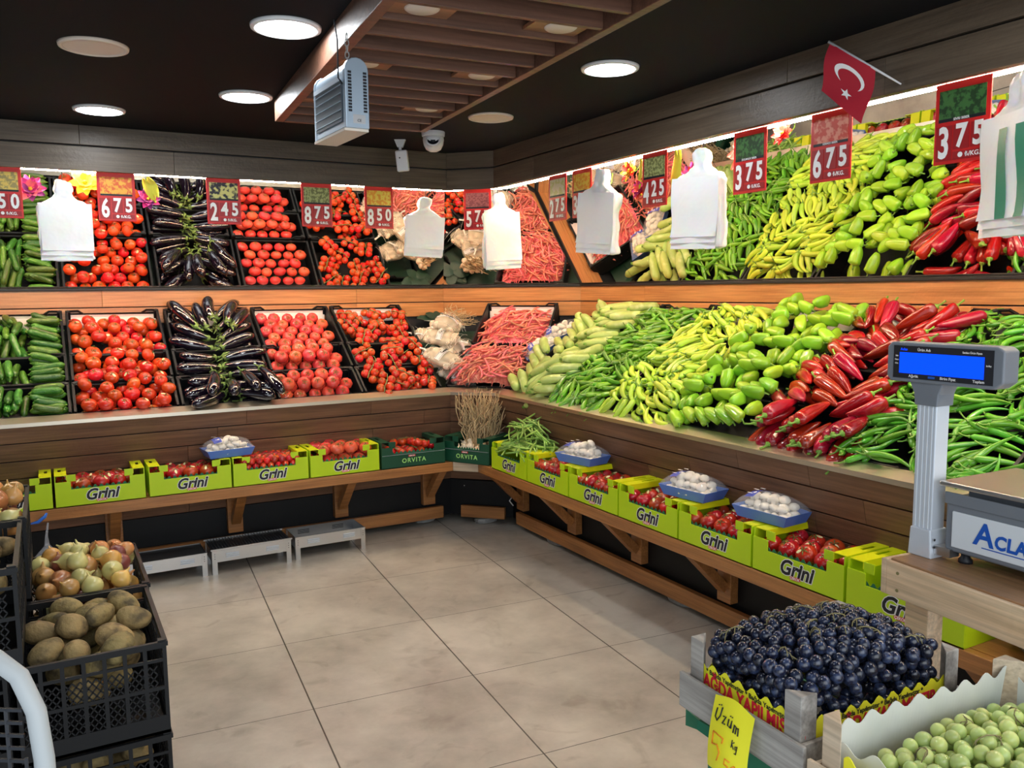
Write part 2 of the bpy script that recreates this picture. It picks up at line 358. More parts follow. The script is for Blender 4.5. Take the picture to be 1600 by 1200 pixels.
# warm strip light under the fascia
for side, lb in (('L', 'left'), ('C', 'corner'), ('R', 'right')):
    t = thing('strip_light', 'warm glowing strip light tucked under the %s fascia board' % lb, 'light', FR[side], 'strip lights under the fascia')
    ext(MB(), side, rect(.036, .060, 2.055, 2.062), *FAR[side]).build('channel', 'cam_white', t)
    ext(MB(), side, rect(.040, .056, 2.047, 2.0545), *FAR[side]).build('diffuser', 'led', t)

# ------------------------------------------------------------------ counters
def pd(z): return .002+(z-.27)*.14/.56
for side in 'LRC':
    lb = {'L': 'dark wooden slanted produce counter along the left wall with steel lip', 'R': 'dark wooden slanted produce counter along the right wall with steel lip', 'C': 'short dark wooden produce counter set across the corner, with steel lip'}[side]
    t = thing('produce_counter', lb, 'counter', FR[side], 'slanted produce counters')
    zs = [.272, .372, .467, .562, .652, .742, .832]
    for i in range(6):
        z0, z1 = zs[i]+.0025, zs[i+1]-.0025
        cuts = {'L': [2.004-.33*(i % 2)-.01*i, .62+.15*(i % 3)], 'R': [-4.158+.02*i, -1.826-.22*(i % 2), -3.0+.3*(i % 3)], 'C': []}[side]
        for lo, hi in runs(side, cuts):
            bev(ext(MB(), side, [(pd(z0), z0), (pd(z1), z1), (pd(z1)-.02, z1), (pd(z0)-.02, z0)], None if lo is None else lo+.0006, None if hi is None else hi-.0006).build('board', 'front_wood', t), .0015)
    ext(MB(), side, [(pd(.27)-.021, .27), (pd(.83)-.021, .83), (pd(.83)-.03, .83), (pd(.27)-.03, .27)], *FAR[side]).build('backing_board', 'dark', t)
    ext(MB(), side, [(.152, .824), (.152, .842), (.086, .864), (.086, .846)], *FAR[side]).build('steel_lip', 'steel', t)
    ext(MB(), side, rect(0, -.02, .045, .27), *FAR[side]).build('kick_panel', 'kick', t)
    # slanted bed carrying the crates
    ext(MB(), side, [(.068, .70), (-.69, 1.168), (-.69, 1.138), (.068, .67)], *FAR[side]).build('slanted_bed', 'bedgreen', t)
    ext(MB(), side, rect(.082, .070, .66, .845), *FAR[side]).build('front_inner_board', 'dark', t)
    a, b = {'L': (.9, 2.107), 'R': (-4.325, .3), 'C': (-1.725, -1.44)}[side]
    bev(MB().box(a, b, -.05, -.02, .042, .115).build('bottom_rail', 'bench_wood' if side != 'C' else 'bench_wood', t), .002)
    MB().box(-1.0, a-.01, -.05, -.02, .042, .115).build('bottom_rail', 'bench_wood', t) if side == 'L' else None
def rock(name, x, y, sx, sy, sz, label):
    mb = MB(); mb.sph(1, None, 10, 6); r = random.Random(name+label)
    mb.v = [(x+sx*max(-.8, min(.8, v[0]))*(1+r.uniform(-.06, .06)), y+sy*max(-.8, min(.8, v[1]))*(1+r.uniform(-.06, .06)), sz*(.5+.5*max(-1, min(1, v[2]*1.6)))) for v in mb.v]
    tag(mb.build('stone_block', 'stone'), label, 'stone', 'stone blocks under the rails')
rock('a', 2.02, 4.80, .08, .05, .038, 'flat grey stone block under the left rail beside the corner')
rock('b', 2.353, 4.59, .09, .05, .035, 'flat grey stone block under the short corner rail')
rock('c', 2.50, 3.98, .05, .09, .036, 'flat grey stone block under the right rail, nearest the corner')
rock('d', 2.50, 2.90, .05, .09, .036, 'flat grey stone block under the right rail, below the middle cartons')

# ------------------------------------------------------------------ benches with brackets
def bench(side, label, lo, hi, posts):
    t = thing('wall_bench', label, 'bench', FR[side], 'pine benches under the counters')
    bev(ext(MB(), side, rect(.303, .27, .39, .4445), lo, hi).build('front_edge', 'bench_wood' if side != 'C' else 'pale_wood', t), .003)
    ext(MB(), side, rect(.268, .05, .42, .4445), lo, hi).build('shelf_board', 'bench_wood', t)
    for u in posts:
        b = thing('bracket', None, None, T((u, 0, 0))); b.parent = t
        bev(MB().box(-.04, .04, -.045, -.02+.018, .135, .419).build('post', 'bench_wood', b), .002)
        bev(MB().bar((0, -.05, .20), (0, -.25, .40), .05, .04).build('strut', 'bench_wood', b), .002)
        MB().box(-.025, .025, -.26, -.045, .385, .419).build('arm', 'bench_wood', b)
bench('L', 'pine wall bench carrying cartons along the left wall', -1.05, None, (-.36, .248, .853, 1.456, 2.015))
bench('R', 'pine wall bench carrying cartons along the right wall', None, .35, (-4.285, -3.72, -3.15, -2.55, -1.95, -1.35, -.7))
bench('C', 'short pale pine shelf piece joining the two benches at the corner', None, None, ())
t = thing('black_board', 'loose black board with two screws standing in the corner under the bench', 'board', FR['C'])
MB().box(-1.735, -1.40, -.018, -.008, .12, .27).build('panel', 'kick', t)
for u in (-1.71, -1.45): MB().sph(.0035, T((u, -.019, .235)), 8, 5).build('screw', 'white', t, True)
cord = MB().tube([(-1.405, -.03, .235), (-1.39, -.035, .19), (-1.41, -.04, .16), (-1.385, -.04, .13)], .004, 6).build('white_cord', 'white', None, True, FR['C'])
tag(cord, 'short white cord hanging in the corner under the bench', 'cord')

# ------------------------------------------------------------------ ceiling lamps
def downlight(x, y, z, r, on, label):
    t = thing('downlight', label, 'light', T((x, y, z)), 'round ceiling lights')
    MB().lathe([(r, 0), (r*.98, -.008), (r*.86, -.011), (r*.85, -.004)], 40).build('rim', 'lamp_rim' if on else 'lamp_off', t, True)
    MB().lathe([(0, -.006), (r*.85, -.006), (r*.85, -.004)], 40).build('diffuser', 'lamp_on' if on else 'lamp_off', t)
Z = 2.256
downlight(.699, 2.653, Z, .107, 1, 'lit round ceiling light nearest the hanging heater, left of the slatted frame')
downlight(.781, 3.632, Z, .107, 1, 'lit round ceiling light beside the far left corner of the slatted frame')
downlight(.267, 4.174, Z, .107, 1, 'lit round ceiling light beside the left fascia')
downlight(1.864, 2.592, Z, .107, 1, 'lit round ceiling light right of the slatted frame')
downlight(.196, 3.137, Z, .107, 0, 'unlit round ceiling light at the left with beige face')
downlight(1.88, 3.56, Z, .107, 0, 'unlit round ceiling light right of the slatted frame near the dome camera')
downlight(.25, 1.3, Z, .107, 1, 'lit round ceiling light at the shop front'); downlight(1.8, 1.1, Z, .107, 1, 'lit round ceiling light at the shop front by the till')
# slatted frame
FM = T((.899, 3.644, 0)) @ Rz(R(-4.3))
t = thing('slatted_ceiling_frame', 'rectangular brown wooden slatted frame hanging on the black ceiling', 'ceiling frame', FM)
Wf, Lf = .662, 3.3
for nm, bx in (('side_beam', (0, .035, -Lf, 0)), ('side_beam', (Wf-.03, Wf, -Lf, 0)), ('end_beam', (.036, Wf-.031, -.028, 0)), ('end_beam', (.036, Wf-.031, -Lf, -Lf+.03))):
    bev(MB().box(bx[0], bx[1], bx[2], bx[3], 2.165, 2.255).build(nm, 'lattice_wood', t), .002)
for i in range(22):
    y = -.165-.1435*i
    if y < -Lf+.05: break
    bev(MB().box(.036, Wf-.031, y-.012, y+.006, 2.17, 2.252).build('slat', 'lattice_wood', t), .001)
for i, y in enumerate((-.36, -.97, -1.56, -2.16, -2.77)):
    k = round((-y-.165)/.1435-.5); yy = -.165-.1435*(k+.5)-.003
    for x in (.13, .54):
        p = thing('lamp_panel', None, None, T((x, yy, 0))); p.parent = t
        MB().box(-.082 if x < .2 else -.09, .09 if x < .2 else .075, -.06, .06, 2.185, 2.195).build('panel', 'lattice_panel', p)
        MB().lathe([(0, 2.180), (.042, 2.180), (.047, 2.184), (.047, 2.186)], 28).build('spot_lamp', 'lamp_off', p, True)
# dome camera and sensor
t = thing('dome_camera', 'white dome security camera on the ceiling in the corner', 'camera', T((1.79, 4.02, Z)) @ Rz(R(-26)))
MB().lathe([(.058, 0), (.060, -.004), (.058, -.022), (.05, -.026)], 32).build('base', 'cam_white', t, 40)
MB().lathe([(.052, -.024), (.054, -.04), (.050, -.065), (.038, -.088), (.02, -.098), (0, -.1)], 32).build('ball', 'cam_white', t, True)
hd = T((0, -.022, -.062)) @ Rx(R(62))
MB().lathe([(.036, .018), (.037, .03), (.030, .034), (.028, .028)], 28, hd).build('lens_ring', 'cam_white', t, 40)
MB().lathe([(0, .029), (.028, .029), (.028, .024)], 28, hd).build('lens', 'cam_glass', t, 40)
MB().lathe([(0, .034), (.012, .033), (.013, .029)], 20, hd).build('lens_core', 'ink', t, True)
t = thing('motion_sensor', 'small white motion sensor on a bracket at the corner fascia', 'sensor', T((1.72, 4.3, Z)) @ Rz(R(-28)))
MB().prism([(-.03, -.02), (.03, -.02), (.014, .02), (-.014, .02)], 0, .03, Rx(R(-90)) @ T((0, .02, -.015))).build('bracket', 'cam_white', t)
MB().tube([(0, 0, -.03), (0, 0, -.06)], .008, 10).build('arm', 'cam_white', t, True)
bev(MB().box(-.032, .032, -.03, .02, -.165, -.055, Rx(R(6)) @ Ry(R(-5))).build('case', 'cam_white', t), .008, 3)
MB().lathe([(0, 0), (.004, 0), (.004, .002)], 10, T((.0, -.037, -.1)) @ Rx(R(90))).build('indicator', 'ink', t)
# hanging heater
HM = T((.79, 2.29, 0)) @ Rz(R(2))
t = thing('hanging_heater', 'silver blue box heater hanging by a chain from the slatted frame', 'heater', HM)
arch = [(-.034, 1.90), (.034, 1.90), (.034, 2.055)]+[(.034*math.cos(a), 2.055+.034*math.sin(a)) for a in [PI*i/8 for i in range(1, 8)]]+[(-.034, 2.055)]
am = Matrix(((1, 0, 0, 0), (0, 0, -1, 0), (0, 1, 0, 0), (0, 0, 0, 1)))
bev(MB().prism(arch, -.012, .008, am).build('end_plate', 'heater', t), .002)
MB().prism([(x*.93, 1.904 if z < 1.91 else z-.004) for x, z in arch], -.25, -.012, am).build('body', 'heater', t, 30)
bev(MB().prism(arch, -.262, -.25, am).build('end_plate', 'heater', t), .002)
MB().box(-.036, .034, 0, .262, 1.893, 1.90).build('bottom_plate', 'heater_cream', t)
g = MB().box(-.036, -.0335, .02, .24, 1.92, 2.03); g2 = MB()
g.build('grille_opening', 'heater_grille', t)
for i in range(5): g2.bar((-.038, .02, 1.93+.022*i), (-.038, .24, 1.93+.022*i), .002, .002)
g2.build('grille', 'heater', t)
MB().bar((-.038, .015, 2.035), (-.038, .245, 2.035), .003, .012).build('reflector', 'scale_silver', t)
sl = MB()
for i in range(13):
    for x0 in (-.026, .018): sl.box(x0, x0+.010, -.0095, -.008, 1.943+.0085*i, 1.949+.0085*i)
sl.build('vent_slots', 'ink', t)
MB().box(-.014, .022, -.0092, -.008, 1.912, 1.936).build('rating_label', 'bbq_steel', t)
for s, x in (('CE', .002),): text('rating_mark', s, .010, 'ink', t, T((.004, -.0098, 1.920)) @ Rx(R(90)))
ch = MB()
for i in range(5): ch.tube([(0+.006*math.cos(a)*(i % 2), .06+.006*math.cos(a)*(1-i % 2), 2.094+.0165*i+.010*math.sin(a)) for a in [2*PI*k/10 for k in range(11)]], .0016, 5)
ch.build('chain', 'stone', t, True)
MB().tube([(-.03, .02, 2.02), (-.05, .0, 2.03), (-.06, -.03, 2.12), (-.075, -.05, 2.165)], .0022, 6).build('cable', 'ink', t, True)

# ------------------------------------------------------------------ crates on the slanted bed
TH = R(31.7)
def plane(side):      # x along the wall, y up the slope, z out of it; z = 0 is the rim level of the crates
    return FR[side] @ T((0, -.08, .86)) @ Rx(TH)
def crate_mb(wd, dp, h, front=True, lattice=.055, full=False):
    """open black plastic crate, x 0..wd, y 0..dp, z -h..0"""
    t_ = .012; mb = MB()
    mb.box(0, wd, 0, dp, -h, -h+.008)
    for x in (0, wd-t_):
        mb.box(x, x+t_, t_, dp-t_, -.02, 0); mb.box(x+.003, x+t_-.003, t_, dp-t_, -h, -.02 if not full else -h+.03)
    for y in (0, dp-t_):
        mb.box(t_, wd-t_, y, y+t_, -.016, 0)
        mb.box(t_, wd-t_, y+.004, y+t_-.004, -h, -lattice if not full else -h+.03)
    return mb
def diag(mb, p0, du, dv, nu, nv, w_=.003, y=0, th=.004):
    """diamond lattice in the plane y = const between p0 and p0+(nu*du, nv*dv)"""
    x0, z0 = p0; X, Zz = nu*du, nv*dv
    for s in (1, -1):
        for k in range(-nv, nu+1):
            a, b = (k*du, 0), ((k+nv)*du, Zz)
            pa, pb = list(a), list(b)
            if pa[0] < 0: pa = [0, -a[0]*dv/du]
            if pb[0] > X: pb = [X, Zz-(b[0]-X)*dv/du]
            if pb[0]-pa[0] < 1e-4: continue
            if s < 0: pa[0], pb[0] = X-pa[0], X-pb[0]
            mb.bar((x0+pa[0], y, z0+pa[1]), (x0+pb[0], y, z0+pb[1]), th, w_)
    return mb
def black_crate(side, u, v0, v1, wd, w0, label, lining=True, rear=False):
    m = plane(side) @ T((u, v0, w0)); dp = v1-v0
    t = thing('plastic_crate', label, 'crate', m, 'black crates on the slanted counters')
    h = .125
    mb = crate_mb(wd, dp, h)
    if rear: diag(mb, (.014, -.053), .0117, .0118, int((wd-.028)/.0117), 3, .0018, dp-.006)
    else: mb.box(.012, wd-.012, dp-.009, dp-.003, -.06, -.012)
    mb.box(.012, wd-.012, .003, .009, -.06, -.012)
    mb.build('body', 'plastic_black', t)
    for x, s in ((.0, 1), (wd, -1)):      # raised rear corners with slanted handles
        hb = MB()
        hb.box(min(x, x+s*.026), max(x, x+s*.026), dp-.026, dp, -h, .018)
        hb.bar((x+s*.02, dp-.006, .016), (x+s*.065, dp-.006, .018), .010, .008)
        hb.bar((x+s*.062, dp-.006, .020), (x+s*.095, dp-.006, -.006), .010, .008)
        hb.bar((x+s*.007, .01, .002), (x+s*.007, dp-.02, .012), .012, .016)
        hb.build('handle', 'plastic_black', t)
        MB().lathe([(.0, .0185), (.009, .0185), (.0085, .0225), (.0, .0225)], 12, T((x+s*.013, dp-.012, 0))).build('corner_peg', 'dark', t)
    if lining:
        MB().add([(.02, dp-.07, -.07), (wd-.02, dp-.06, -.07), (wd-.014, dp-.016, -.02), (.014, dp-.016, -.02), (.014, dp-.013, -.004), (wd-.014, dp-.013, -.008)], [(0, 1, 2, 3), (3, 2, 5, 4)]).build('paper_lining', 'paper' if lining is True else lining, t)
    return t
ROWS = ((.0, .243, .0), (.247, .487, .012), (.493, .918, .004))
RN = ('front', 'middle', 'rear')
def column(side, us, wd, what, lining=True, rows=(0, 1, 2)):
    for k in rows:
        v0, v1, w0 = ROWS[k]; u = us[k] if isinstance(us, (list, tuple)) else us
        black_crate(side, u, v0, v1, wd, w0, 'black plastic crate of %s, %s row' % (what, RN[k]), lining and k == 2, k == 2)
column('L', -.905, .49, 'cucumbers at the left edge')
column('L', -.40, .49, 'cucumbers beside the round tomatoes')
column('L', (.100, .103, .106), .492, 'round tomatoes')
column('L', (.605, .612, .625), .492, 'eggplants')
column('L', (1.108, 1.118, 1.135), .492, 'ribbed pink tomatoes')
column('L', (1.61, 1.63, 1.645), .49, 'tomatoes on the vine')
for k, (u, v0, v1) in enumerate(((-1.800, .0, .40), (-1.757, .445, .90))):
    black_crate('C', u, v0, v1, .50, .012+.006*k, 'black plastic crate of pink beans in the corner, %s one' % ('lower', 'upper')[k], True, k == 1)
for u, nm in ((-4.372, 'zucchini'), (-3.868, 'green peppers'), (-3.382, 'yellow peppers'), (-2.892, 'pale bell peppers'), (-2.395, 'red peppers'), (-1.905, 'green chillies beside the red peppers'), (-1.41, 'green chillies at the near end')):
    column('R', (u+.035, u+.012, u), .478, nm)
column('R', -.915, .478, 'green chillies behind the scale', rows=(0, 1, 2))

# ------------------------------------------------------------------ heaps: things dropped one by one so that none cut into another
class Heap:
    def __init__(s, base, k=.93): s.P = np.zeros((0, 4)); s.base = base; s.k = k
    def drop(s, pts, x, y, yaw, tilt=.55):
        """pts: (x, y, z, r) spheres along an item; returns height and slope along its own x axis"""
        c, n = math.cos(yaw), math.sin(yaw); out = []
        for (px, py, pz, r) in pts:
            X, Y = x+c*px-n*py, y+n*px+c*py
            q = s.base(X, Y)+r*.97
            if len(s.P):
                d2 = (s.P[:, 0]-X)**2+(s.P[:, 1]-Y)**2; rr = (s.P[:, 3]+r)*s.k; mk = d2 < rr*rr
                if mk.any(): q = max(q, float((s.P[mk, 2]+np.sqrt(rr[mk]**2-d2[mk])).max()))
            out.append((px, pz, q, X, Y, r))
        best = None
        for b in (np.linspace(-tilt, tilt, 13) if len(pts) > 1 else (0,)):
            a = max(q-pz-b*px for px, pz, q, X, Y, r in out)
            if best is None or a < best[0]-1e-5: best = (a, b)
        return best, out
    def put(s, pts, x, y, yaw, hmax=9, tilt=.55):
        (a, b), out = s.drop(pts, x, y, yaw, tilt)
        if a > hmax: return None
        s.P = np.vstack([s.P, [[X, Y, a+pz+b*px, r] for px, pz, q, X, Y, r in out]])
        return T((x, y, a)) @ Rz(yaw) @ Ry(-math.atan(b))
def curve_pts(L, bend, n):      # x axis from -L/2 to L/2 with a bow in y
    return [(L*(i/(n-1)-.5), bend*(1-(2*i/(n-1)-1)**2), 0) for i in range(n)]
def chain(L, bend, rf, n=6):
    e = L*.5-rf(0)*.6; return [(x*(1-2*rf(0)*.5/L), y, 0, rf(i/(n-1))) for i, (x, y, z) in enumerate(curve_pts(L, bend, n))]
def long_veg(name, label, cat, L, bend, rf, m, n=12, k=12, lobes=0, lob=0, stem=None, smooth=True, hook=0):
    pts = curve_pts(L, bend, k); rad = [rf(i/(k-1)) for i in range(k)]
    if hook: pts = [(x, y+hook*max(0, (x/L))**2*L, z) for x, y, z in pts]
    o = MB().tube(pts, rad, n, lobes=lobes, lob=lob).build(name, m, None, True); tag(o, label, cat)
    if stem:       # (length, radius, cap radius, material, part name)
        sl, sr, cr_, sm, pn = stem; x0, y0, _ = pts[0]; mb = MB()
        d = (Vector(pts[0])-Vector(pts[1])).normalized(); a = Vector(pts[0]); q = rad[0]
        mb.tube([a-d*q*.9-d*.002, a-d*.0+d*.001, a+d*.004, a+d*sl*.5+Vector((0, sl*.1, 0)), a+d*sl+Vector((0, sl*.3, sl*.1))], [cr_, cr_*.75, sr*1.3, sr, sr*1.25], 7)
        mb.build(pn, sm, o, True)
    o.hide_render = False
    return note(o)
def taper(r, a=.25, b=.25, pa=.55, pb=.55, end=.25):
    def f(t):
        s_ = 1
        if t < a: s_ = end+(1-end)*math.sin(PI/2*t/a)**pa
        if t > 1-b: s_ = min(s_, end+(1-end)*math.sin(PI/2*(1-t)/b)**pb)
        return r*s_
    return f
USED = {}
def place(protos, side_m, local, label, group, cat=None):
    p, _ = protos; m = side_m @ local
    if not USED.get(p.name): USED[p.name] = 1; p.matrix_basis = m; return tag(p, label, cat, group)
    return clone(p, m, label, cat, group)
def trees(kind_list): pass
J = lambda a: rnd.uniform(-a, a)
def top_up(side, h, protos, chs, box, yawf, surf, tries, label, group, cat, roll=1, tilt=.45, aimf=None, cap=9999, cen=None):
    n = 0; m = plane(side)
    for _ in range(tries if not cap <= 0 else 0):
        x, y = rnd.uniform(box[0], box[1]), rnd.uniform(box[2], box[3]); i = rnd.randrange(len(protos)); yaw_ = yawf(x, y)
        (a, b), out = h.drop(chs[i], x, y, yaw_, tilt)
        if a > surf(x, y): continue
        h.P = np.vstack([h.P, [[X, Y, a+pz+b*px, r] for px, pz, q, X, Y, r in out]])
        q = T((x, y, a)) @ Rz(yaw_) @ Ry(-math.atan(b))
        if aimf: q = q @ aimf()
        elif roll: q = q @ Rx(rnd.choice((0, 0, PI)) if roll == 2 else J(.5))
        k = reg2(x, y, cen if cen is not None else (box[0]+box[1])/2)
        place((protos[i], 0), m, q, label.replace('%s', k), group.replace('%s', k), cat); n += 1
        if n >= cap: break
    return n
def reg2(x, y, c): return region(y)+(' left' if x < c else ' right')
def region(y): return 'front' if y < .245 else 'middle' if y < .49 else 'rear'
def crate_base(w0=-.055):
    return lambda x, y: w0

# --- prototypes
def tomato_body(name, r, m, lobes=0, lob=0, flat=.82, stk=False):
    o = MB().lathe([(0, -r*flat*.96)]+[(r*math.sin(a)*(1 if a < 2.4 else 1), -r*flat*math.cos(a)-(0 if a < 2.6 else r*.10*(a-2.6)/.5)) for a in [PI*i/11 for i in range(1, 11)]]+[(0, r*flat*.80)], 18, lobes=lobes, lob=lob).build(name, m, None, True)
    cx = MB()
    for k in range(5):
        a = 2*PI*k/5; c, s_ = math.cos(a), math.sin(a); z = r*flat*.86
        cx.add([(0, 0, z+.0015), (c*r*.28-s_*r*.06, s_*r*.28+c*r*.06, z+.004), (c*r*.55, s_*r*.55, z-.001), (c*r*.28+s_*r*.06, s_*r*.28-c*r*.06, z+.004)], [(0, 1, 2, 3)])
    cx.tube([(0, 0, r*flat*.78), (r*.03, 0, r*flat*.98), (r*.1, 0, r*flat*1.10)], r*.05, 5)
    cx.build('calyx', 'calyx', o)
    if stk: MB().lathe([(0, .0004), (.0075, .0002), (.0075, -.0006)], 10, T((r*.40, 0, r*flat*.87)) @ Ry(R(24)) @ Sc(1.5, .8, 1) @ T((0, 0, .0012))).build('sticker', 'sticker', o)
    return o
tom = [note(tomato_body('tomato', .0375, 'tomato', 0, 0, .84)), note(tomato_body('tomato', .034, 'tomato', 5, .012, .85)), note(tomato_body('tomato', .040, 'tomato', 6, .02, .80)), note(tomato_body('tomato', .0365, 'tomato', 0, 0, .84, True))]
tom_r = [.0375, .034, .040, .0365]
pnk = [note(tomato_body('tomato', .0385, 'tomato_pink', 9, .035, .74)), note(tomato_body('tomato', .036, 'tomato_pink', 8, .03, .76)), note(tomato_body('tomato', .041, 'tomato_pink', 10, .035, .72))]
pnk_r = [.0385, .036, .041]
for o in tom+pnk: o['category'] = 'tomato'
def aim(r):  # resting orientation of a round fruit
    return Rz(rnd.uniform(0, 2*PI)) @ Rx(abs(rnd.gauss(0, .45))+J(.15)) @ Rz(rnd.uniform(0, 2*PI))
def hexgrid(x0, x1, y0, y1, p, jit=.12):
    j = 0; y = y0
    while y <= y1:
        x = x0+(p/2 if j % 2 else 0)
        while x <= x1: yield x+J(p*jit), y+J(p*jit*.6); x += p
        y += p*.87; j += 1
def fill_round(side, protos, rs, x0, x1, y0, y1, p, w0, label, group, layers=1, facing=None, jit=.1, row=None):
    h = Heap(lambda x, y: w0); m = plane(side) @ T((0, 0, 0)); out = 0
    for L_ in range(layers):
        off = .5*p*(L_ % 2)
        for x, y in hexgrid(x0+off, x1-off*.6, y0+off*.5, y1-off*.6, p, jit):
            i = rnd.randrange(len(protos)); q = h.put([(0, 0, 0, rs[i])], x, y, 0, 9)
            place((protos[i], 0), m, q @ (facing() if facing else aim(0)), label, group, 'tomato'); out += 1
    return h
# --- cucumbers
cuc = [long_veg('cucumber', '', 'cucumber', L, b, taper(r, .16, .16, .6, .6, .3), 'cucumber', 12, 12, 6, .03, (.008, .003, .006, 'stem_green', 'stem_end')) for L, b, r in ((.150, .004, .0185), (.138, .008, .018), (.158, .002, .0175))]
cch = [chain(L, b, taper(r, .16, .16, .6, .6, .45)) for L, b, r in ((.150, .004, .0185), (.138, .008, .018), (.158, .002, .0175))]
def lay(side, heap, protos, chs, x, y, yaw, label, group, cat, hmax=9, roll=True, tilt=.55):
    i = rnd.randrange(len(protos)); q = heap.put(chs[i], x, y, yaw, hmax, tilt)
    if q is None: return 0
    if roll: q = q @ Rx(rnd.choice((0, 0, PI)) if roll == 2 else J(.5))
    place((protos[i], 0), plane(side), q, label, group, cat); return 1
for cx0, cx1, lb in ((-.90, -.42, 'at the left edge'), (-.395, .08, 'beside the round tomatoes')):
    for k, (v0, v1, w0) in enumerate(ROWS):
        h = Heap(crate_base(-.06+w0)); g = 'cucumbers in the %s crate %s' % (RN[k], lb); l_ = 'dark green cucumber in the %s row of crates %s' % (RN[k], lb)
        for rep in range(3):          # right part: stacked across; left part: standing up the slope
            y = v0+.035+.02*(rep % 2)
            while y < v1-.025:
                lay('L', h, cuc, cch, cx1-.085+J(.012), y, J(.12)+(PI if rnd.random() < .5 else 0), l_, g, 'cucumber', .045)
                y += .037
            for y in (np.arange(v0+.085, v1-.05, .12) if v1-v0 > .3 else (v0+.12,)):
                x = cx0+.03+.01*rep
                while x < cx1-.185:
                    lay('L', h, cuc, cch, x, float(y)+J(.02), PI/2+J(.28), l_, g, 'cucumber', .045)
                    x += .043
# --- round tomatoes
h = Heap(lambda x, y: -.075, .97); sp = [[(0, 0, 0, r)] for r in tom_r]; nt_ = 0
tl, tg = 'round red tomato in the %s part of the column between cucumbers and eggplants', 'round tomatoes in the %s part'
for x, y in list(hexgrid(.145, .565, .03, .875, .079, .08)): top_up('L', h, tom, sp, (x, x, y, y), lambda x, y: 0, lambda x, y: 9, 1, tl, tg, 'tomato', aimf=lambda: aim(0), cen=.355)
nt_ += top_up('L', h, tom, sp, (.145, .565, .02, .86), lambda x, y: 0, lambda x, y: .016+.012*(y < .49), 2500, tl, tg, 'tomato', aimf=lambda: aim(0))
print('tomatoes', nt_)
# --- ribbed pink tomatoes, calyx outwards
fac = lambda: Rz(J(3)) @ Rx(R(22)+J(.22))
fac = lambda: Rx(R(25)+J(.25)) @ Ry(J(.25)) @ Rz(J(3))
for k, (v0, v1, w0) in enumerate(ROWS):
    u0 = (1.108, 1.118, 1.135)[k]
    fill_round('L', pnk, pnk_r, u0+.05, u0+.45, v0+.05, v1-(.05 if k == 2 else .03), .082, -.055+w0+.004, 'ribbed pink tomato in the %s crate between eggplants and vine tomatoes' % RN[k], 'ribbed pink tomatoes in the %s crate' % RN[k], 1, fac, .06)
    if k < 2: fill_round('L', pnk, pnk_r, u0+.07, u0+.40, v0+.08, v1-.06, .084, .006+w0, 'ribbed pink tomato on top in the %s crate between eggplants and vine tomatoes' % RN[k], 'upper ribbed pink tomatoes in the %s crate' % RN[k], 1, fac, .06)
# --- eggplants in a fan around their stems
def eggplant(L, bend, r):
    rf = lambda t: r*(.35+.65*math.sin(min(1, t/.55)*PI/2)**1.0)*(1 if t < .72 else max(.18, math.cos((t-.72)/.28*PI/2*.93)**.55))
    o = long_veg('eggplant', '', 'eggplant', L, bend, rf, 'eggplant', 14, 14)
    cap = MB(); x0, y0, _ = curve_pts(L, bend, 14)[0]
    cap.tube([(x0-.034, y0-.012, .006), (x0-.016, y0-.004, .002), (x0-.003, y0, 0), (x0+.006, y0+.002, 0), (x0+.018, y0+.004, 0)], [.0042, .0036, .007, r*.47, r*.60], 9)
    for a in range(5):
        th = a*2*PI/5; c, s_ = math.cos(th), math.sin(th); q = r*.62
        cap.add([(x0+.014, y0+.004+c*q-s_*.008, s_*q+c*.008), (x0+.014, y0+.004+c*q+s_*.008, s_*q-c*.008), (x0+.040, y0+.008+c*q*1.32, s_*q*1.32)], [(0, 1, 2)])
    cap.build('calyx', 'eggcap', o, True); note(o)
    return o, [(x, y, 0, rf(i/5)) for i, (x, y, z) in enumerate(curve_pts(L*.92, bend, 6))]
eg = [eggplant(*a) for a in ((.225, .012, .035), (.205, .02, .036), (.245, .006, .033))]
ep, ec = [a for a, b in eg], [b for a, b in eg]
h = Heap(crate_base(-.065))
for layer in range(2):
    for v in (.08, .155, .235, .315, .40, .49, .58, .67, .755):
        for sgn in (-1, 1):
            ew = ('left' if sgn < 0 else 'right', ('lowest', 'second', 'third', 'fourth', 'fifth', 'sixth', 'seventh', 'eighth', 'topmost')[int(v/.09)]); eg_ = ew[0]+ew[1]
            up_ = .20+.75*(v-.40)/.36 if v > .4 else -.55*(.4-v)/.3
            ang = math.atan2(up_, sgn*1)
            cx = .865-.0*v
            lay('L', h, ep, ec, cx+sgn*(.125+J(.012)), v+up_*.12+J(.012), ang+J(.1), 'glossy dark eggplant on the %s of the fan, %s from the lip' % ew, 'eggplants on the %s of the fan, %s from the lip' % ew, 'eggplant', .085, 1, .3)
for layer in range(2):
    for i in range(9):
        lay('L', h, ep, ec, .655+.052*i+J(.01), .085+J(.01)+.02*layer, -PI/2+(i-4)*.10+J(.08), 'glossy dark eggplant lying bottom outwards at the lip between round and pink tomatoes', 'eggplants at the lip', 'eggplant', .085, 1, .35)
    for i in range(7):
        lay('L', h, ep, ec, .72+.052*i+J(.01), .79-abs(i-3)*.016-.05*layer, PI/2-(i-3)*.17+J(.06), 'glossy dark eggplant standing at the top of the eggplant fan', 'eggplants at the top of the fan', 'eggplant', .10, 1, .35)
print('egg+', top_up('L', h, ep, ec, (.70, 1.02, .09, .80), lambda x, y: math.atan2(y-.42+J(.1), x-.865+J(.02)), lambda x, y: .012, 500, 'glossy dark eggplant filling the %s part of the fan', 'eggplants filling the %s part', 'eggplant', 1, .3))
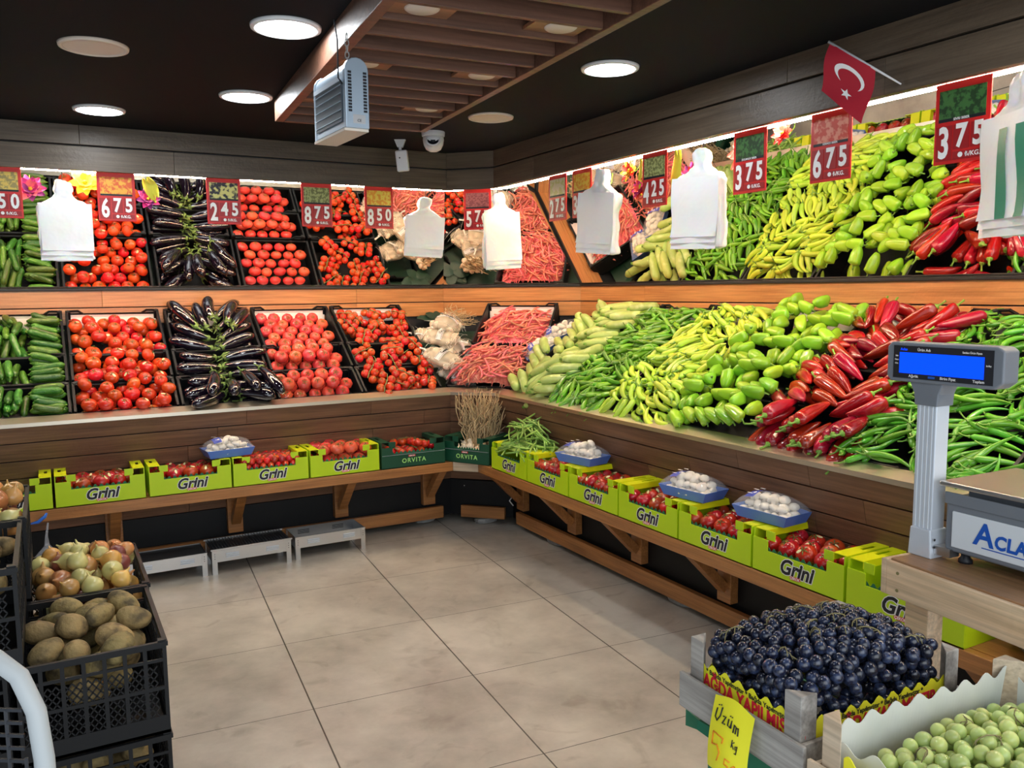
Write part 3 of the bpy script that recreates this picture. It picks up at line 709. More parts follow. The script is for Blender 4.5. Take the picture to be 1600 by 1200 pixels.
# --- vine tomatoes: clusters
def vine_cluster(seed, n=6):
    r_ = random.Random(seed); root = thing('vine_tomato_cluster', '', 'tomatoes on the vine'); P = []
    st = MB(); st.tube([(-.075, 0, .012), (-.03, .004, .018), (.02, -.004, .018), (.07, .002, .012)], [.0025, .003, .003, .002], 6)
    bm_ = MB().lathe([(0, -.0245), (.010, -.0232), (.019, -.016), (.0245, -.004), (.0245, .006), (.019, .016), (.010, .021), (0, .020)], 14).mesh('tomato', 'tomato', True)
    for i in range(n):
        s_ = 1 if i % 2 else -1; x = -.062+.0255*i; sc = r_.uniform(.93, 1.1); p = (x, s_*(.0275+r_.uniform(-.003, .003)), r_.uniform(-.006, .003))
        obj('tomato', bm_, root, T(p) @ Rx(-s_*.5) @ Sc(sc, sc, sc)); P.append((p[0], p[1], p[2], .0245*sc*.97))
        st.tube([(x, 0, .018), (x, s_*.012, .022), (x, s_*.020, .017)], .0016, 5)
        cz = T(p) @ Rx(-s_*.5) @ T((0, 0, .021*sc))
        for k in range(5):
            a = 2*PI*k/5; c, q = math.cos(a), math.sin(a)
            st.add([(0, 0, .001), (c*.006-q*.002, q*.006+c*.002, .003), (c*.015, q*.015, .001), (c*.006+q*.002, q*.006-c*.002, .003)], [(0, 1, 2, 3)], cz)
    st.build('vine_stem', 'vine', root); return note(root), P
vc = [vine_cluster(3), vine_cluster(5, 5), vine_cluster(9, 6)]
h = Heap(crate_base(-.065), .95)
print('vine', top_up('L', h, [a for a, b in vc], [b for a, b in vc], (1.69, 2.09, .03, .84), lambda x, y: J(3.1), lambda x, y: .022+.02*(y < .5), 1500, 'cluster of small vine tomatoes in the %s part beside the garlic nets', 'vine tomato clusters in the %s part', 'tomatoes', 0, .3, cap=44))
# --- pink beans
beanp = [long_veg('pink_bean', '', 'bean', L, b, taper(.0062, .2, .2, .5, .5, .12), 'bean_red', 6, 9) for L, b in ((.125, .012), (.11, -.016), (.14, .006), (.12, .022))]
bch = [chain(L, b, taper(.0062, .2, .2, .5, .5, .3), 6) for L, b in ((.125, .012), (.11, -.016), (.14, .006), (.12, .022))]
def mound(x0, x1, y0, y1, w0, hgt, e=.35):
    return lambda x, y: w0+hgt*max(0, min(1, (x-x0)/((x1-x0)*e)))*max(0, min(1, (x1-x)/((x1-x0)*e)))*max(0, min(1, (y-y0)/((y1-y0)*e)))*max(0, min(1, (y1-y)/((y1-y0)*e)))
for k, (x0, x1, y0, y1) in enumerate(((-1.785, -1.315, .015, .41), (-1.735, -1.275, .45, .84))):
    b = mound(x0, x1, y0-.12, y1+.06, -.05, (.11, .085)[k], .28); h = Heap(b, .9)
    # the packed mass beneath, which nobody could count
    nx = 20; vs = []; fs = []
    for j in range(nx+1):
        for i in range(nx+1): x = x0+(x1-x0)*i/nx; y = y0+(y1-y0)*j/nx; vs.append((x, y, b(x, y)+rnd.uniform(-.004, .004)))
    fs = [(j*(nx+1)+i, j*(nx+1)+i+1, (j+1)*(nx+1)+i+1, (j+1)*(nx+1)+i) for j in range(nx) for i in range(nx)]
    mb = MB().add(vs, fs)
    for i in range(420):
        x, y = rnd.uniform(x0+.03, x1-.03), rnd.uniform(y0+.02, y1-.02); a = rnd.uniform(0, PI); L_ = .055
        p = [(x+math.cos(a)*t*L_, y+math.sin(a)*t*L_, b(x+math.cos(a)*t*L_, y+math.sin(a)*t*L_)+.003) for t in (-1, -.3, .3, 1)]
        mb.tube(p, [.001, .005, .005, .001], 5, None, 0, False)
    tag(mb.build('bean_mass', 'bean_red', None, True, plane('C')), 'packed mass of pink beans deep in the %s corner crate' % ('lower', 'upper')[k], 'beans', None, 'stuff')
    for i in range(150):
        a = rnd.gauss(.35 if k == 0 else .9, .7); x, y = rnd.uniform(x0+.02, x1-.02), rnd.uniform(y0+.02, y1-.01)
        lay('C', h, beanp, bch, x, y, a, 'long pink bean on top of the %s corner crate' % ('lower', 'upper')[k], 'pink beans in the %s corner crate' % ('lower', 'upper')[k], 'bean', 9, 2, .4)
# --- right wall: zucchini, peppers, chillies
def pepper(name, L, bend, rf, m, lobes, lob, stem, n=12, k=12, hook=0):
    o = long_veg(name, '', 'pepper', L, bend, rf, m, n, k, lobes, lob, stem, hook=hook); return o, [(x, y, 0, rf(i/5)*.98) for i, (x, y, z) in enumerate(curve_pts(L*.93, bend, 6))]
zuc = [pepper('zucchini', L, b, taper(r, .3, .14, .8, .6, .42), 'zucchini', 5, .02, (.014, .007, .010, 'stem_green', 'stem')) for L, b, r in ((.19, .006, .0275), (.175, .012, .026), (.205, .004, .0285))]
gp = [pepper('green_pepper', L, b, taper(r, .12, .8, .6, .9, .22), 'pep_green', 3, .07, (.028, .0022, .007, 'stem_green', 'stem'), 10, 10) for L, b, r in ((.118, .008, .0135), (.105, .016, .0125), (.125, -.010, .0125), (.112, .003, .015))]
yp = [pepper('yellow_pepper', L, b, taper(r, .12, .7, .6, .8, .2), 'pep_yellow', 3, .06, (.024, .0024, .008, 'stem_green', 'stem'), 10, 10) for L, b, r in ((.135, .020, .0145), (.12, .030, .0135), (.145, .012, .015), (.125, -.026, .014))]
bp = [pepper('bell_pepper', L, b, taper(r, .12, .55, .45, .75, .34), 'pep_bell', 3, .13, (.020, .0028, .009, 'stem_green', 'stem'), 16, 12) for L, b, r in ((.092, .002, .0275), (.082, .005, .0285), (.10, .0, .026), (.078, .004, .026))]
rp = [pepper('red_pepper', L, b, taper(r, .14, .75, .5, .8, .16), 'pep_red', 3, .10, (.034, .0036, .013, 'stem_green', 'stem'), 16, 14) for L, b, r in ((.165, .008, .0275), (.145, .018, .0265), (.185, .004, .0265), (.155, -.010, .025))]
chp = [pepper('green_chilli', L, b, taper(r, .1, .85, .6, .9, .12), 'pep_chili', 0, 0, (.034, .0022, .006, 'stem_green', 'stem'), 9, 14) for L, b, r in ((.165, .022, .0105), (.15, .036, .0098), (.175, .012, .0112), (.16, -.028, .010))]
def S(a): return [p for p, c in a], [c for p, c in a]
def heap_base(u0, u1, w0, hg, v1=.88):
    return lambda x, y: w0+hg*max(0, min(1, (x-u0)/.12, (u1-x)/.12))*max(0, min(1, (v1-y)/.22))*max(.25, min(1, (y+.12)/.2))
def strew(side, protos, u0, u1, fn, label, group, cat, w0, hg, hmax, tilt=.45, roll=1, kk=.92):
    h = Heap(heap_base(u0, u1, w0, hg), kk); p, c = protos; n = 0
    for x, y, a in fn:
        r_ = region(y); n += lay(side, h, p, c, x, y, a, label % r_, group % r_, cat, hmax, roll, tilt)
    return n, h
def pile(nm, protos, u0, u1, pat, yawf, label, group, cat, base, top, tries, tilt=.45, kk=.92, cap=300, roll=1, ends=.09, v0=-.012, v1=.89):
    # base and top: height of the mound's underside and of its skin above the rim level
    p, c = protos
    shp = lambda x, y: max(.45, min(1, (x-u0+.03)/ends, (u1+.03-x)/ends))*max(.4, min(1, (v1+.04-y)/.13))*max(.5, min(1, (y+.16)/.25))
    h = Heap(lambda x, y: -.06+(base+.06)*shp(x, y), kk); n = 0
    for x, y, a in pat: n += lay('R', h, p, c, x, y, a, label.replace('%s', reg2(x, y, (u0+u1)/2)), group.replace('%s', reg2(x, y, (u0+u1)/2)), cat, top+.03, roll, tilt)
    n += top_up('R', h, p, c, (u0+.02, u1-.02, v0, v1), yawf, lambda x, y: -.03+(top+.03)*shp(x, y), tries, label, group, cat, roll, tilt, cap=cap-n)
    print(nm, n)
# zucchini: a slanted herringbone
L_ = []
for j, y in enumerate(np.arange(.05, .86, .055)):
    for k, x in enumerate((-4.27, -4.05)):
        L_.append((x-.10*max(0, y-.1)+J(.012), float(y)+J(.006), (-.45+PI if k == 0 else .95)+J(.10)))
pile('zucchini', S(zuc), -4.37, -3.86, L_, lambda x, y: (-.45 if x < -4.16 else .95)+J(.15), 'pale green zucchini in the %s part of the pile nearest the corner', 'zucchini in the %s part of the pile', 'zucchini', -.02, .075, 1200, ends=.06)
pile('green', S(gp), -3.90, -3.37, [], lambda x, y: (PI/2+J(.4) if y < .10 else (1.25, .35, 1.0, -.5)[int(y/.10) % 4 if int((x+5)*7) % 2 else (int(y/.10)+1) % 4]+J(.25)), 'slim green pepper in the %s part of the pile beside the zucchini', 'slim green peppers in the %s part', 'pepper', .012, .055, 3600, cap=298)
pile('yellow', S(yp), -3.40, -2.87, [], lambda x, y: (1.1 if math.sin(y*11+x*5) > .1 else -.45 if math.sin(y*7-x*9) > -.2 else 2.5)+J(.3)+(PI if y < .1 else 0), 'curved yellow pepper in the %s part of the pile beside the slim green peppers', 'yellow peppers in the %s part', 'pepper', .015, .068, 3600)
L_ = []
for j, v in enumerate(np.arange(.035, .87, .062)):
    for x in np.arange(-2.87+.03*(j % 2), -2.41, .070): L_.append((float(x)+J(.006), float(v)+J(.006), (R(160), R(-75), R(200))[j % 3]+J(.25)))
pile('bell', S(bp), -2.91, -2.37, L_, lambda x, y: (R(160), R(-75), R(200))[int(y/.062) % 3]+J(.4), 'pale green bell pepper in the %s part of the pile beside the yellow peppers', 'pale bell peppers in the %s part', 'pepper', .01, .085, 3000)
L_ = []
for lay_ in range(2):
    for i in range(10): L_.append((-2.335+.045*i+J(.008), (.045, .10)[lay_]+J(.01), R(90)+(i-5)*.05+J(.12)+PI*0))
for v in np.arange(.19, .78, .050):
    for k in (0, 1): L_.append((-2.13-.04*(v-.4)+(-.118, .105)[k]+J(.010), float(v)+J(.008), (R(-28) if k == 0 else R(212))+J(.10)+(0 if v < .6 else (-1, 1)[k]*(v-.6)*1.7)))
for i in range(9): L_.append((-2.33+.05*i, .76+J(.015), R(-92)+(i-4)*-.12+J(.1)))
pile('red', S(rp), -2.40, -1.89, L_, lambda x, y: (R(90)+J(.3) if y < .16 else (R(-28) if x < -2.14 else R(212))+J(.2)), 'glossy red pointed pepper in the %s part of the pile', 'red pointed peppers in the %s part', 'pepper', -.0, .08, 2200, tilt=.26)
cy = lambda x, y: (R(60), R(15), R(115))[(int((x+3)/.12)+int(y/.14)) % 3]+J(.3)
pile('chilli1', S(chp), -1.96, -1.40, [], cy, 'thin curved green chilli in the %s part of the pile beside the red peppers', 'green chillies in the %s part beside the red peppers', 'chilli', .02, .055, 2600, cap=235)
pile('chilli2', S(chp), -1.43, -.92, [], cy, 'thin curved green chilli in the %s part of the pile at the near end', 'green chillies in the %s part at the near end', 'chilli', .03, .05, 260, cap=60)

# ------------------------------------------------------------------ garlic, mushrooms and leaves in the corner
def garlic_bulb(r):
    mb = MB(); pr = [(0, -r*.62), (r*.5, -r*.60), (r*.88, -r*.35), (r, 0), (r*.86, r*.38), (r*.5, r*.66), (r*.2, r*.9), (r*.13, r*1.35), (r*.12, r*1.5)]
    return mb.lathe(pr, 16, None, 0, 8, .05)
gm = garlic_bulb(.024).mesh('garlic_bulb', 'garlic', True)
def garlic_net(seed, lx=.20, ly=.13):
    r_ = random.Random(seed); t = thing('garlic_net', '', 'garlic')
    P = []
    for i in range(4):
        for j in range(3):
            x, y = (i-1.5)*.042+r_.uniform(-.005, .005)+(.02 if j == 1 else 0)-.01, (j-1)*.040+r_.uniform(-.004, .004); z = r_.uniform(0, .006)+(.01 if j == 1 else 0)
            obj('garlic_bulb', gm, t, T((x, y, z)) @ Rz(r_.uniform(0, 6)) @ Rx(r_.uniform(-1.2, 1.2)) @ Ry(r_.uniform(-1, 1)) @ Sc(.92, .92, .92)); P.append((x, y, z))
    net = MB()
    for k in range(9):      # fine net strands over the bulbs
        x0 = -.095+.024*k
        for s in (-1, 1):
            net.tube([(x0+s*t_*.03, -.065+.13*t_, .012+.026*math.sin(PI*t_)) for t_ in [q/6 for q in range(7)]], .0007, 3, None, 0, False)
    net.tube([(-.1, 0, .0), (-.125, .004, .004), (-.15, 0, 0)], [.012, .004, .006], 7); net.tube([(.1, 0, 0), (.125, -.004, .004), (.15, 0, 0)], [.012, .004, .006], 7)
    net.build('net', 'net', t)
    sh_ = MB(); sh_.sph(1, None, 20, 12); sh_.v = [(x*.112, y*.070*(1-.25*x*x), z*.036+.008) for x, y, z in sh_.v]; sh_.build('net_sleeve', 'netfilm', t, True)
    lb = MB(); n_ = 7
    for sgn in (0,):
        vs = []
        for q in range(n_): tt = q/(n_-1); y = -.062+.124*tt; z = .012+.026*math.sin(PI*tt)+.014; vs += [(-.016, y, z), (.016, y, z)]
        lb.add(vs, [(2*q, 2*q+1, 2*q+3, 2*q+2) for q in range(n_-1)])
    lab = lb.build('label_band', 'white', t)
    vs = []
    for q in range(n_): tt = q/(n_-1); y = -.058+.116*tt; z = .012+.026*math.sin(PI*(y+.062)/.124)+.0146; vs += [(-.0125, y, z), (-.0105, y, z), (.0105, y, z), (.0125, y, z)]
    MB().add(vs, [(4*q+a, 4*q+a+1, 4*q+a+5, 4*q+a+4) for q in range(n_-1) for a in (0, 2)]).build('label_border', 'ink', lab)
    text('label_lettering', 'Canim', .021, 'ink', lab, T((0, 0, .0535)) @ Rz(R(90)), bold=.0006)
    return note(t), [(x, y, z, .030) for x, y, z in P]
gn = [garlic_net(1), garlic_net(2)]
hc = Heap(lambda x, y: -.045, .85)
GL = (('lowest by the steel lip', 2.255, .115, -.9), ('second from the lip', 2.20, .25, -.55), ('middle one beside the bean crate', 2.33, .36, .35), ('left of the middle one', 2.235, .40, -.7), ('tucked behind, by the vine tomatoes', 2.25, .56, -.4), ('topmost beside the dried stalks', 2.36, .60, .3))
GL += (('lowest left one', 2.16, .19, -1.0), ('high on the right', 2.30, .50, .9))
for i, (lb, x, y, a) in enumerate(GL):
    q = hc.put(gn[i % 2][1], x, y, a, 9, .2)
    place((gn[i % 2][0], 0), plane('L'), q @ Sc(1.18, 1.18, 1.18), 'net bag of white garlic with label band, %s' % lb, 'garlic nets beside the vine tomatoes', 'garlic')
# the gap's own shallow crates under the nets
for k, (v0, v1) in enumerate(((0, .0), (.30, .70))):
    if v1: black_crate('L', 2.165, .44, .74, .26, -.10, 'black plastic crate under the garlic nets in the corner gap', False)
def stalk_bunch(name, label, mtx, n_st, n_b, ln, spread, rise, seed, hang=False):
    r_ = random.Random(seed); t = thing(name, label, 'garlic', mtx)
    for i in range(n_b):
        a = 2*PI*i/n_b*1.7; rr = spread*.55*math.sqrt((i+.5)/n_b); s_ = r_.uniform(.95, 1.15)
        obj('garlic_bulb', gm, t, T((rr*math.cos(a)*1.5, rr*math.sin(a), .018+r_.uniform(0, .035))) @ Rx(r_.uniform(-.8, .8)) @ Ry(r_.uniform(-.8, .8)) @ Sc(s_, s_, s_))
    for i in range(n_st):
        a = r_.uniform(0, 2*PI); rr = spread*r_.random(); x0, y0 = rr*math.cos(a)*.8, rr*math.sin(a)*.5; x1, y1 = x0*1.5+r_.uniform(-.07, .09)+(.02 if hang else .0), y0*1.2+r_.uniform(-.05, .04)
        h_ = rise*r_.uniform(.6, 1); p = []
        for k in range(7):
            s_ = k/6; bnd = .04*math.sin(s_*PI*r_.uniform(.7, 1.4))*r_.choice((-1, 1)); dr = max(0, s_-.7)*r_.uniform(0, .35)
            p.append((x0+(x1-x0)*s_+bnd*.5, y0+(y1-y0)*s_+bnd*.3, .03+h_*s_-dr*h_))
        MB().tube(p, [.004, .0038, .0034, .0034, .003, .0026, .0015], 5).build('dry_stalk', 'straw', t, True)
    return t
stalk_bunch('garlic_bunch', 'bunch of garlic with tall dried stalks standing in the dark green corner carton', FR['C'] @ T((-1.545, -.17, .475)), 200, 14, .2, .105, .38, 4)
t = stalk_bunch('garlic_bunch', 'bunch of round pale garlic heads with short dried stalks beside the pink beans', plane('L') @ T((2.43, .66, .0)) @ Rz(-.9) @ Rx(-.5), 38, 16, .1, .09, .13, 8, True)
def mush_pack(mtx, label, name='mushroom_pack', dark=False):
    r_ = random.Random(label); t = thing(name, label, 'mushrooms', mtx, 'trays of white mushrooms'); a, b = .105, .062
    tr = MB(); lo = [(-a, -b), (a, -b), (a, b), (-a, b)]; f = 1.18
    vs = [(x, y, 0) for x, y in lo]+[(x*f, y*f, .042) for x, y in lo]+[(x*f-.002*(1 if x > 0 else -1), y*f-.002*(1 if y > 0 else -1), .042) for x, y in lo]+[(x*.97, y*.97, .003) for x, y in lo]
    tr.add(vs, [(0, 3, 2, 1)]+[(i, (i+1) % 4, 4+(i+1) % 4, 4+i) for i in range(4)]+[(4+i, 4+(i+1) % 4, 8+(i+1) % 4, 8+i) for i in range(4)]+[(8+i, 8+(i+1) % 4, 12+(i+1) % 4, 12+i) for i in range(4)]+[(12, 13, 14, 15)])
    tr.build('tray', 'mushb', t)
    mm = MB(); mm.lathe([(0, -.012), (.009, -.012), (.008, -.001), (.017, -.003), (.020, .004), (.017, .011), (.010, .016), (0, .018)], 12); me = mm.mesh('mushroom', 'mush', True)
    hp = Heap(lambda x, y: .004, .86)
    for x, y in list(hexgrid(-.088, .092, -.045, .048, .036, .08))+list(hexgrid(-.072, .085, -.032, .042, .036, .1))+list(hexgrid(-.05, .06, -.018, .028, .037, .1)):
        q = hp.put([(0, 0, 0, .0185)], x, y, 0)
        obj('mushroom', me, t, q @ Rz(r_.uniform(0, 6)) @ Rx(r_.gauss(0, .6)) @ Sc(1.12, 1.12, 1.05))
    fm = MB(); nx, ny = 12, 8; vs = []
    for j in range(ny+1):
        for i in range(nx+1):
            x, y = -a*1.17+2*a*1.17*i/nx, -b*1.17+2*b*1.17*j/ny; e = max(0, math.sin(PI*i/nx))**.35*max(0, math.sin(PI*j/ny))**.35
            vs.append((x, y, .0425+e*.058+r_.uniform(-.0012, .0012)*e))
    fm.add(vs, [(j*(nx+1)+i, j*(nx+1)+i+1, (j+1)*(nx+1)+i+1, (j+1)*(nx+1)+i) for j in range(ny) for i in range(nx)])
    fm.build('film_wrap', 'film', t, True)
    st = MB(); st.add([(x, y, z+.0012) for x, y, z in [v for k_, v in enumerate(vs) if k_ % (nx+1) in (2, 3, 4) and 1 <= k_//(nx+1) <= 7]], [(q*3+c, q*3+c+1, q*3+c+4, q*3+c+3) for q in range(6) for c in range(2)])
    sb = st.build('label_band', 'film_blue', t, True)
    for k_ in (1, 3, 5):
        v = [vs[k_*(nx+1)+2], vs[k_*(nx+1)+4], vs[(k_+1)*(nx+1)+4], vs[(k_+1)*(nx+1)+2]]; c = [sum(q[i] for q in v)/4 for i in range(3)]
        MB().add([(c[0]+(q[0]-c[0])*.55, c[1]+(q[1]-c[1])*.45, max(q[2] for q in v)+.003) for q in v], [(0, 1, 2, 3)]).build('label_stripe', 'white', sb)
    return t
mush_pack(plane('R') @ T((-4.50, .40, -.015)) @ Rz(R(68)), 'white mushroom tray lying between the pink beans and the zucchini')
mush_pack(plane('R') @ T((-4.52, .58, -.02)) @ Rz(R(48)), 'second white mushroom tray lying higher up between pink beans and zucchini')
def leafy(name, label, mtx, n, L_, wd, m, cat, seed=1):
    r_ = random.Random(seed); t = thing(name, label, cat, mtx)
    for i in range(n):
        a = 2*PI*i/n+r_.uniform(-.3, .3); l_ = L_*r_.uniform(.7, 1.1); k = 6; vs = []
        for q in range(k+1):
            s_ = q/k; w_ = wd*math.sin(PI*min(.97, s_*.9+.08))**.7; x = l_*s_; z = .012*math.sin(s_*PI)+.006*(i % 3)
            vs += [(x, -w_, z+.004*math.sin(s_*9)), (x, 0, z-.004), (x, w_, z+.004*math.cos(s_*8))]
        MB().add(vs, [(3*q+c, 3*q+c+1, 3*q+c+4, 3*q+c+3) for q in range(k) for c in (0, 1)], Rz(a)).build('leaf', m, t, True)
    return t
leafy('green_leaves', 'dark green leaves lying beside the lower pink bean crate', plane('R') @ T((-4.43, .18, -.03)), 5, .12, .035, 'bedgreen', 'leaves', 2)
leafy('green_leaves', 'dark green leaves behind the dried garlic stalks in the corner', plane('L') @ T((2.38, .80, -.04)), 6, .13, .04, 'bedgreen', 'leaves', 3)

# ------------------------------------------------------------------ cartons on the benches
SH = .4455
def carton(side, u, kind, label, dep=.285, wd=.398, rot=0, mtx=None):
    m = mtx if mtx is not None else FR[side] @ T((u, -.300, SH)); t = thing('produce_carton', label, 'carton', m, 'cardboard produce cartons on the benches')
    G, Yl = ('grini', 'grini_y') if kind == 'grini' else ('orvita', 'orvita')
    th = .004; x0, x1 = .003, wd-.003; lo, tab, hi = .083, .122, .150
    b = MB()
    b.box(x0, x1, 0, dep, 0, th)
    fr = [(x0, 0), (x1, 0), (x1, tab), (x1-.064, tab), (x1-.068, tab-.003), (x1-.068, lo), (x0+.068, lo), (x0+.068, tab-.003), (x0+.064, tab), (x0, tab)]
    up = Matrix(((1, 0, 0, 0), (0, 0, -1, 0), (0, 1, 0, 0), (0, 0, 0, 1)))
    b.prism(fr, -th, 0, up)
    b.build('body', G, t)
    bk = MB().prism(fr, -dep, -dep+th, up); bk.build('back_panel', G, t)
    for x, s in ((x0, 1), (x1, -1)):
        sd = MB(); sd.box(min(x, x+s*th), max(x, x+s*th), th, dep-th, th, hi)
        sd.build('side_panel', G, t)
        fl = MB()          # folded-in top strip with a hand slot
        ya, yb, yc, yd = .012, dep*.38, dep*.62, dep-.012; xa, xb, xm, xn = x, x+s*.052, x+s*.016, x+s*.030
        for (p, q, r0, r1) in ((xa, xb, ya, yb), (xa, xb, yc, yd), (xa, xm, yb, yc), (xn, xb, yb, yc)): fl.box(min(p, q), max(p, q), r0, r1, hi, hi+.003)
        fl.box(min(xb-s*.003, xb), max(xb-s*.003, xb), ya, yd, hi-.022, hi)
        fl.build('top_flange', Yl, t)
        for yy in (ya, yd-.006):
            MB().prism([(min(x+s*.052, x+s*.09), hi-.03), (max(x+s*.052, x+s*.09), hi-.03), (max(x+s*.052, x+s*.09), hi+.002), (min(x+s*.052, x+s*.09), hi+.002)], -yy-.004, -yy, up).build('inner_tab', G if yy < .1 else 'card', t)
        MB().box(min(x+s*.004, x+s*.045), max(x+s*.004, x+s*.045), dep-.02, dep-.008, hi, hi+.022).build('tab', 'card', t)
    for y, mm, z1, yn in ((.0055, 'egg_green', lo+.014, 'front'), (dep-.012, 'egg_grey', hi-.002, 'rear')):
        n = 44; xs = [x0+.068+(x1-x0-.136)*i/n for i in range(n+1)]; zz = [z1-.007+.007*math.cos(i*2*PI/4.0*.9) for i in range(n+1)]
        MB().prism([(xs[0], .01)]+[(xs[-1], .01)]+[(xs[i], zz[i]) for i in range(n, -1, -1)], -y-.0015, -y, up).build('wavy_liner', mm, t)
    if kind == 'grini':
        lg = thing('logo', None, None, T((wd*.5, -.0006, .041)) @ Rx(R(90))); lg.parent = t
        text('lettering_outline', 'Grini', .074, 'white', lg, T((0, .007, 0)), bold=.0050, shear=.28, sx=.94, ext=.0002)
        text('lettering', 'Grini', .074, 'ink', lg, T((0, .007, .0005)), bold=.0020, shear=.28, sx=.94, ext=.0002)
        MB().prism([(.023*c_[0], .0065*c_[1]) for c_ in [(math.copysign(abs(math.cos(a))**.4, math.cos(a)), math.copysign(abs(math.sin(a))**.4, math.sin(a))) for a in [2*PI*(i+.5)/24 for i in range(24)]]], .0006, .0012, T((0, -.021, 0)) @ Rz(R(2))).build('badge', 'pill', lg)
        text('badge_lettering', 'ÇEKOK', .0125, 'white', lg, T((0, -.0212, .0014)), bold=.0004, ext=.0001)
    else:
        lg = thing('logo', None, None, T((wd*.5, -.0006, .040)) @ Rx(R(90))); lg.parent = t
        text('lettering', 'ORVITA', .036, 'orvita_txt', lg, T((0, -.002, 0)), bold=.0006, space=1.22, ext=.0002)
        MB().prism([(-.022, -.005), (.022, -.005), (.022, .005), (-.022, .005)], 0, .0005, T((-.012, .025, 0))).build('badge', 'pill', lg)
        text('badge_lettering', 'ÇEKOK', .0105, 'white', lg, T((-.012, .0248, .0007)), bold=.0003, ext=.0001)
        for (a0, a1) in (((x0+.002, lo), (x1-.002, lo+.0012)), ):
            MB().box(a0[0], a1[0], -.0052, -.0045, lo-.006, lo-.0045).build('pale_edge', 'egg_grey', t)
    return t, m
tdk = [note(tomato_body('tomato', .038, 'tomato_dark', 0, 0, .86, True)), note(tomato_body('tomato', .036, 'tomato_dark', 5, .012, .86, True)), note(tomato_body('tomato', .0365, 'tomato_dark', 0, 0, .86))]
td_r = [.038, .036, .0365]
sml = [note(tomato_body('small_tomato', .0185, 'tomato_dark', 0, 0, 1.0)), note(tomato_body('small_tomato', .0175, 'tomato', 0, 0, 1.05))]
for o in tdk: o['category'] = 'tomato'
def fill_carton(m, kind, label, group, wd=.398, dep=.285, x0=.045, x1=None):
    x1 = x1 or wd-.045
    if kind == 'big': P, Rr, p, z0, lays, cat = tdk, td_r, .079, .060, 1, 'tomato'
    elif kind == 'pink': P, Rr, p, z0, lays, cat = pnk, pnk_r, .082, .035, 2, 'tomato'
    elif kind == 'small': P, Rr, p, z0, lays, cat = sml, (.0185, .0175), .039, .075, 2, 'tomato'
    h = Heap(lambda x, y: z0, .95); off = 0
    for l_ in range(lays):
        for x, y in hexgrid(x0+off, x1-off*.5, .048 if kind != 'small' else .025, dep-.04, p, .04):
            i = rnd.randrange(len(P)); q = h.put([(0, 0, 0, Rr[i])], x, y, 0)
            ori = Rx(R(28)+J(.3)) @ Ry(J(.35)) @ Rz(J(3)) if kind != 'small' else aim(0)
            place((P[i], 0), m, q @ ori, label, group, cat)
        off = p*.5
CL = [(-.414, 'grini', None, 'yellow green carton at the left edge, mostly hidden behind the onion crates', ''),
      (-.010, 'grini', 'big', 'leftmost full yellow green carton of stickered tomatoes on the left bench', 'leftmost full carton on the left bench'),
      (.401, 'grini', 'big', 'yellow green carton of tomatoes with a mushroom tray on its right corner, left bench', 'carton beside the mushroom tray on the left bench'),
      (.804, 'grini', 'small', 'yellow green carton of small dark red tomatoes on the left bench', ''),
      (1.208, 'grini', 'pink', 'yellow green carton of ribbed pink tomatoes beside the dark green carton', ''),
      (1.615, 'orvita', 'vine', 'dark green carton of vine tomatoes at the right end of the left bench', '')]
for u, kd, fl, lb, where in CL:
    t, m = carton('L', u, kd, lb)
    if fl == 'big': fill_carton(m, 'big', 'dark red stickered tomato in the %s' % where, 'tomatoes in the %s' % where)
    elif fl == 'small': fill_carton(m, 'small', 'small dark red tomato in the third full carton on the left bench', 'small tomatoes in the third full carton')
    elif fl == 'pink': fill_carton(m, 'pink', 'ribbed pink tomato in the carton left of the dark green one', 'pink tomatoes in the carton')
    elif fl == 'vine':
        h = Heap(lambda x, y: .05, .95)
        for i in range(60):
            k = rnd.randrange(3); x, y, a = rnd.uniform(.10, .30), rnd.uniform(.06, .21), J(3.1); (aa, b_), o_ = h.drop(vc[k][1], x, y, a, .3)
            if aa < .115: h.put(vc[k][1], x, y, a, 9, .3); place((vc[k][0], 0), m, T((x, y, aa)) @ Rz(a) @ Ry(-math.atan(b_)), 'vine tomato cluster in the dark green carton on the left bench', 'vine tomato clusters in the dark green carton', 'tomatoes')
t, m = carton('C', 0, 'orvita', 'dark green carton of garlic set across the corner of the bench', wd=.318, mtx=Matrix.Translation((2.028, 4.487, SH)) @ Rz(R(-59.5)))
h = Heap(lambda x, y: .045, .9)
for x, y in hexgrid(.07, .25, .045, .20, .043, .15):
    q = h.put([(0, 0, 0, .023)], x, y, 0); g_ = obj('garlic_bulb', gm, None, m @ q @ Rz(J(3)) @ Rx(J(1.2)))
    tag(g_, 'loose white garlic bulb in the dark green corner carton', 'garlic', 'loose garlic bulbs in the corner carton')
CR = ['beans', 'big', 'big', 'big', 'big', 'big', 'big']
RL = ['yellow green carton heaped with green beans beside the dark green corner carton', 'second carton from the corner on the right bench, mushroom tray on its right', 'third carton from the corner on the right bench, full of stickered tomatoes', 'fourth carton from the corner on the right bench, mushroom tray on its right',
      'fifth carton from the corner on the right bench, between the two nearest mushroom trays', 'sixth carton from the corner on the right bench, beside the nearest mushroom tray', 'nearest carton on the right bench, half hidden by the wooden table leg']
WH = ['', 'second carton from the corner', 'third carton from the corner', 'fourth carton from the corner', 'fifth carton from the corner', 'sixth carton from the corner', 'nearest carton on the right bench']
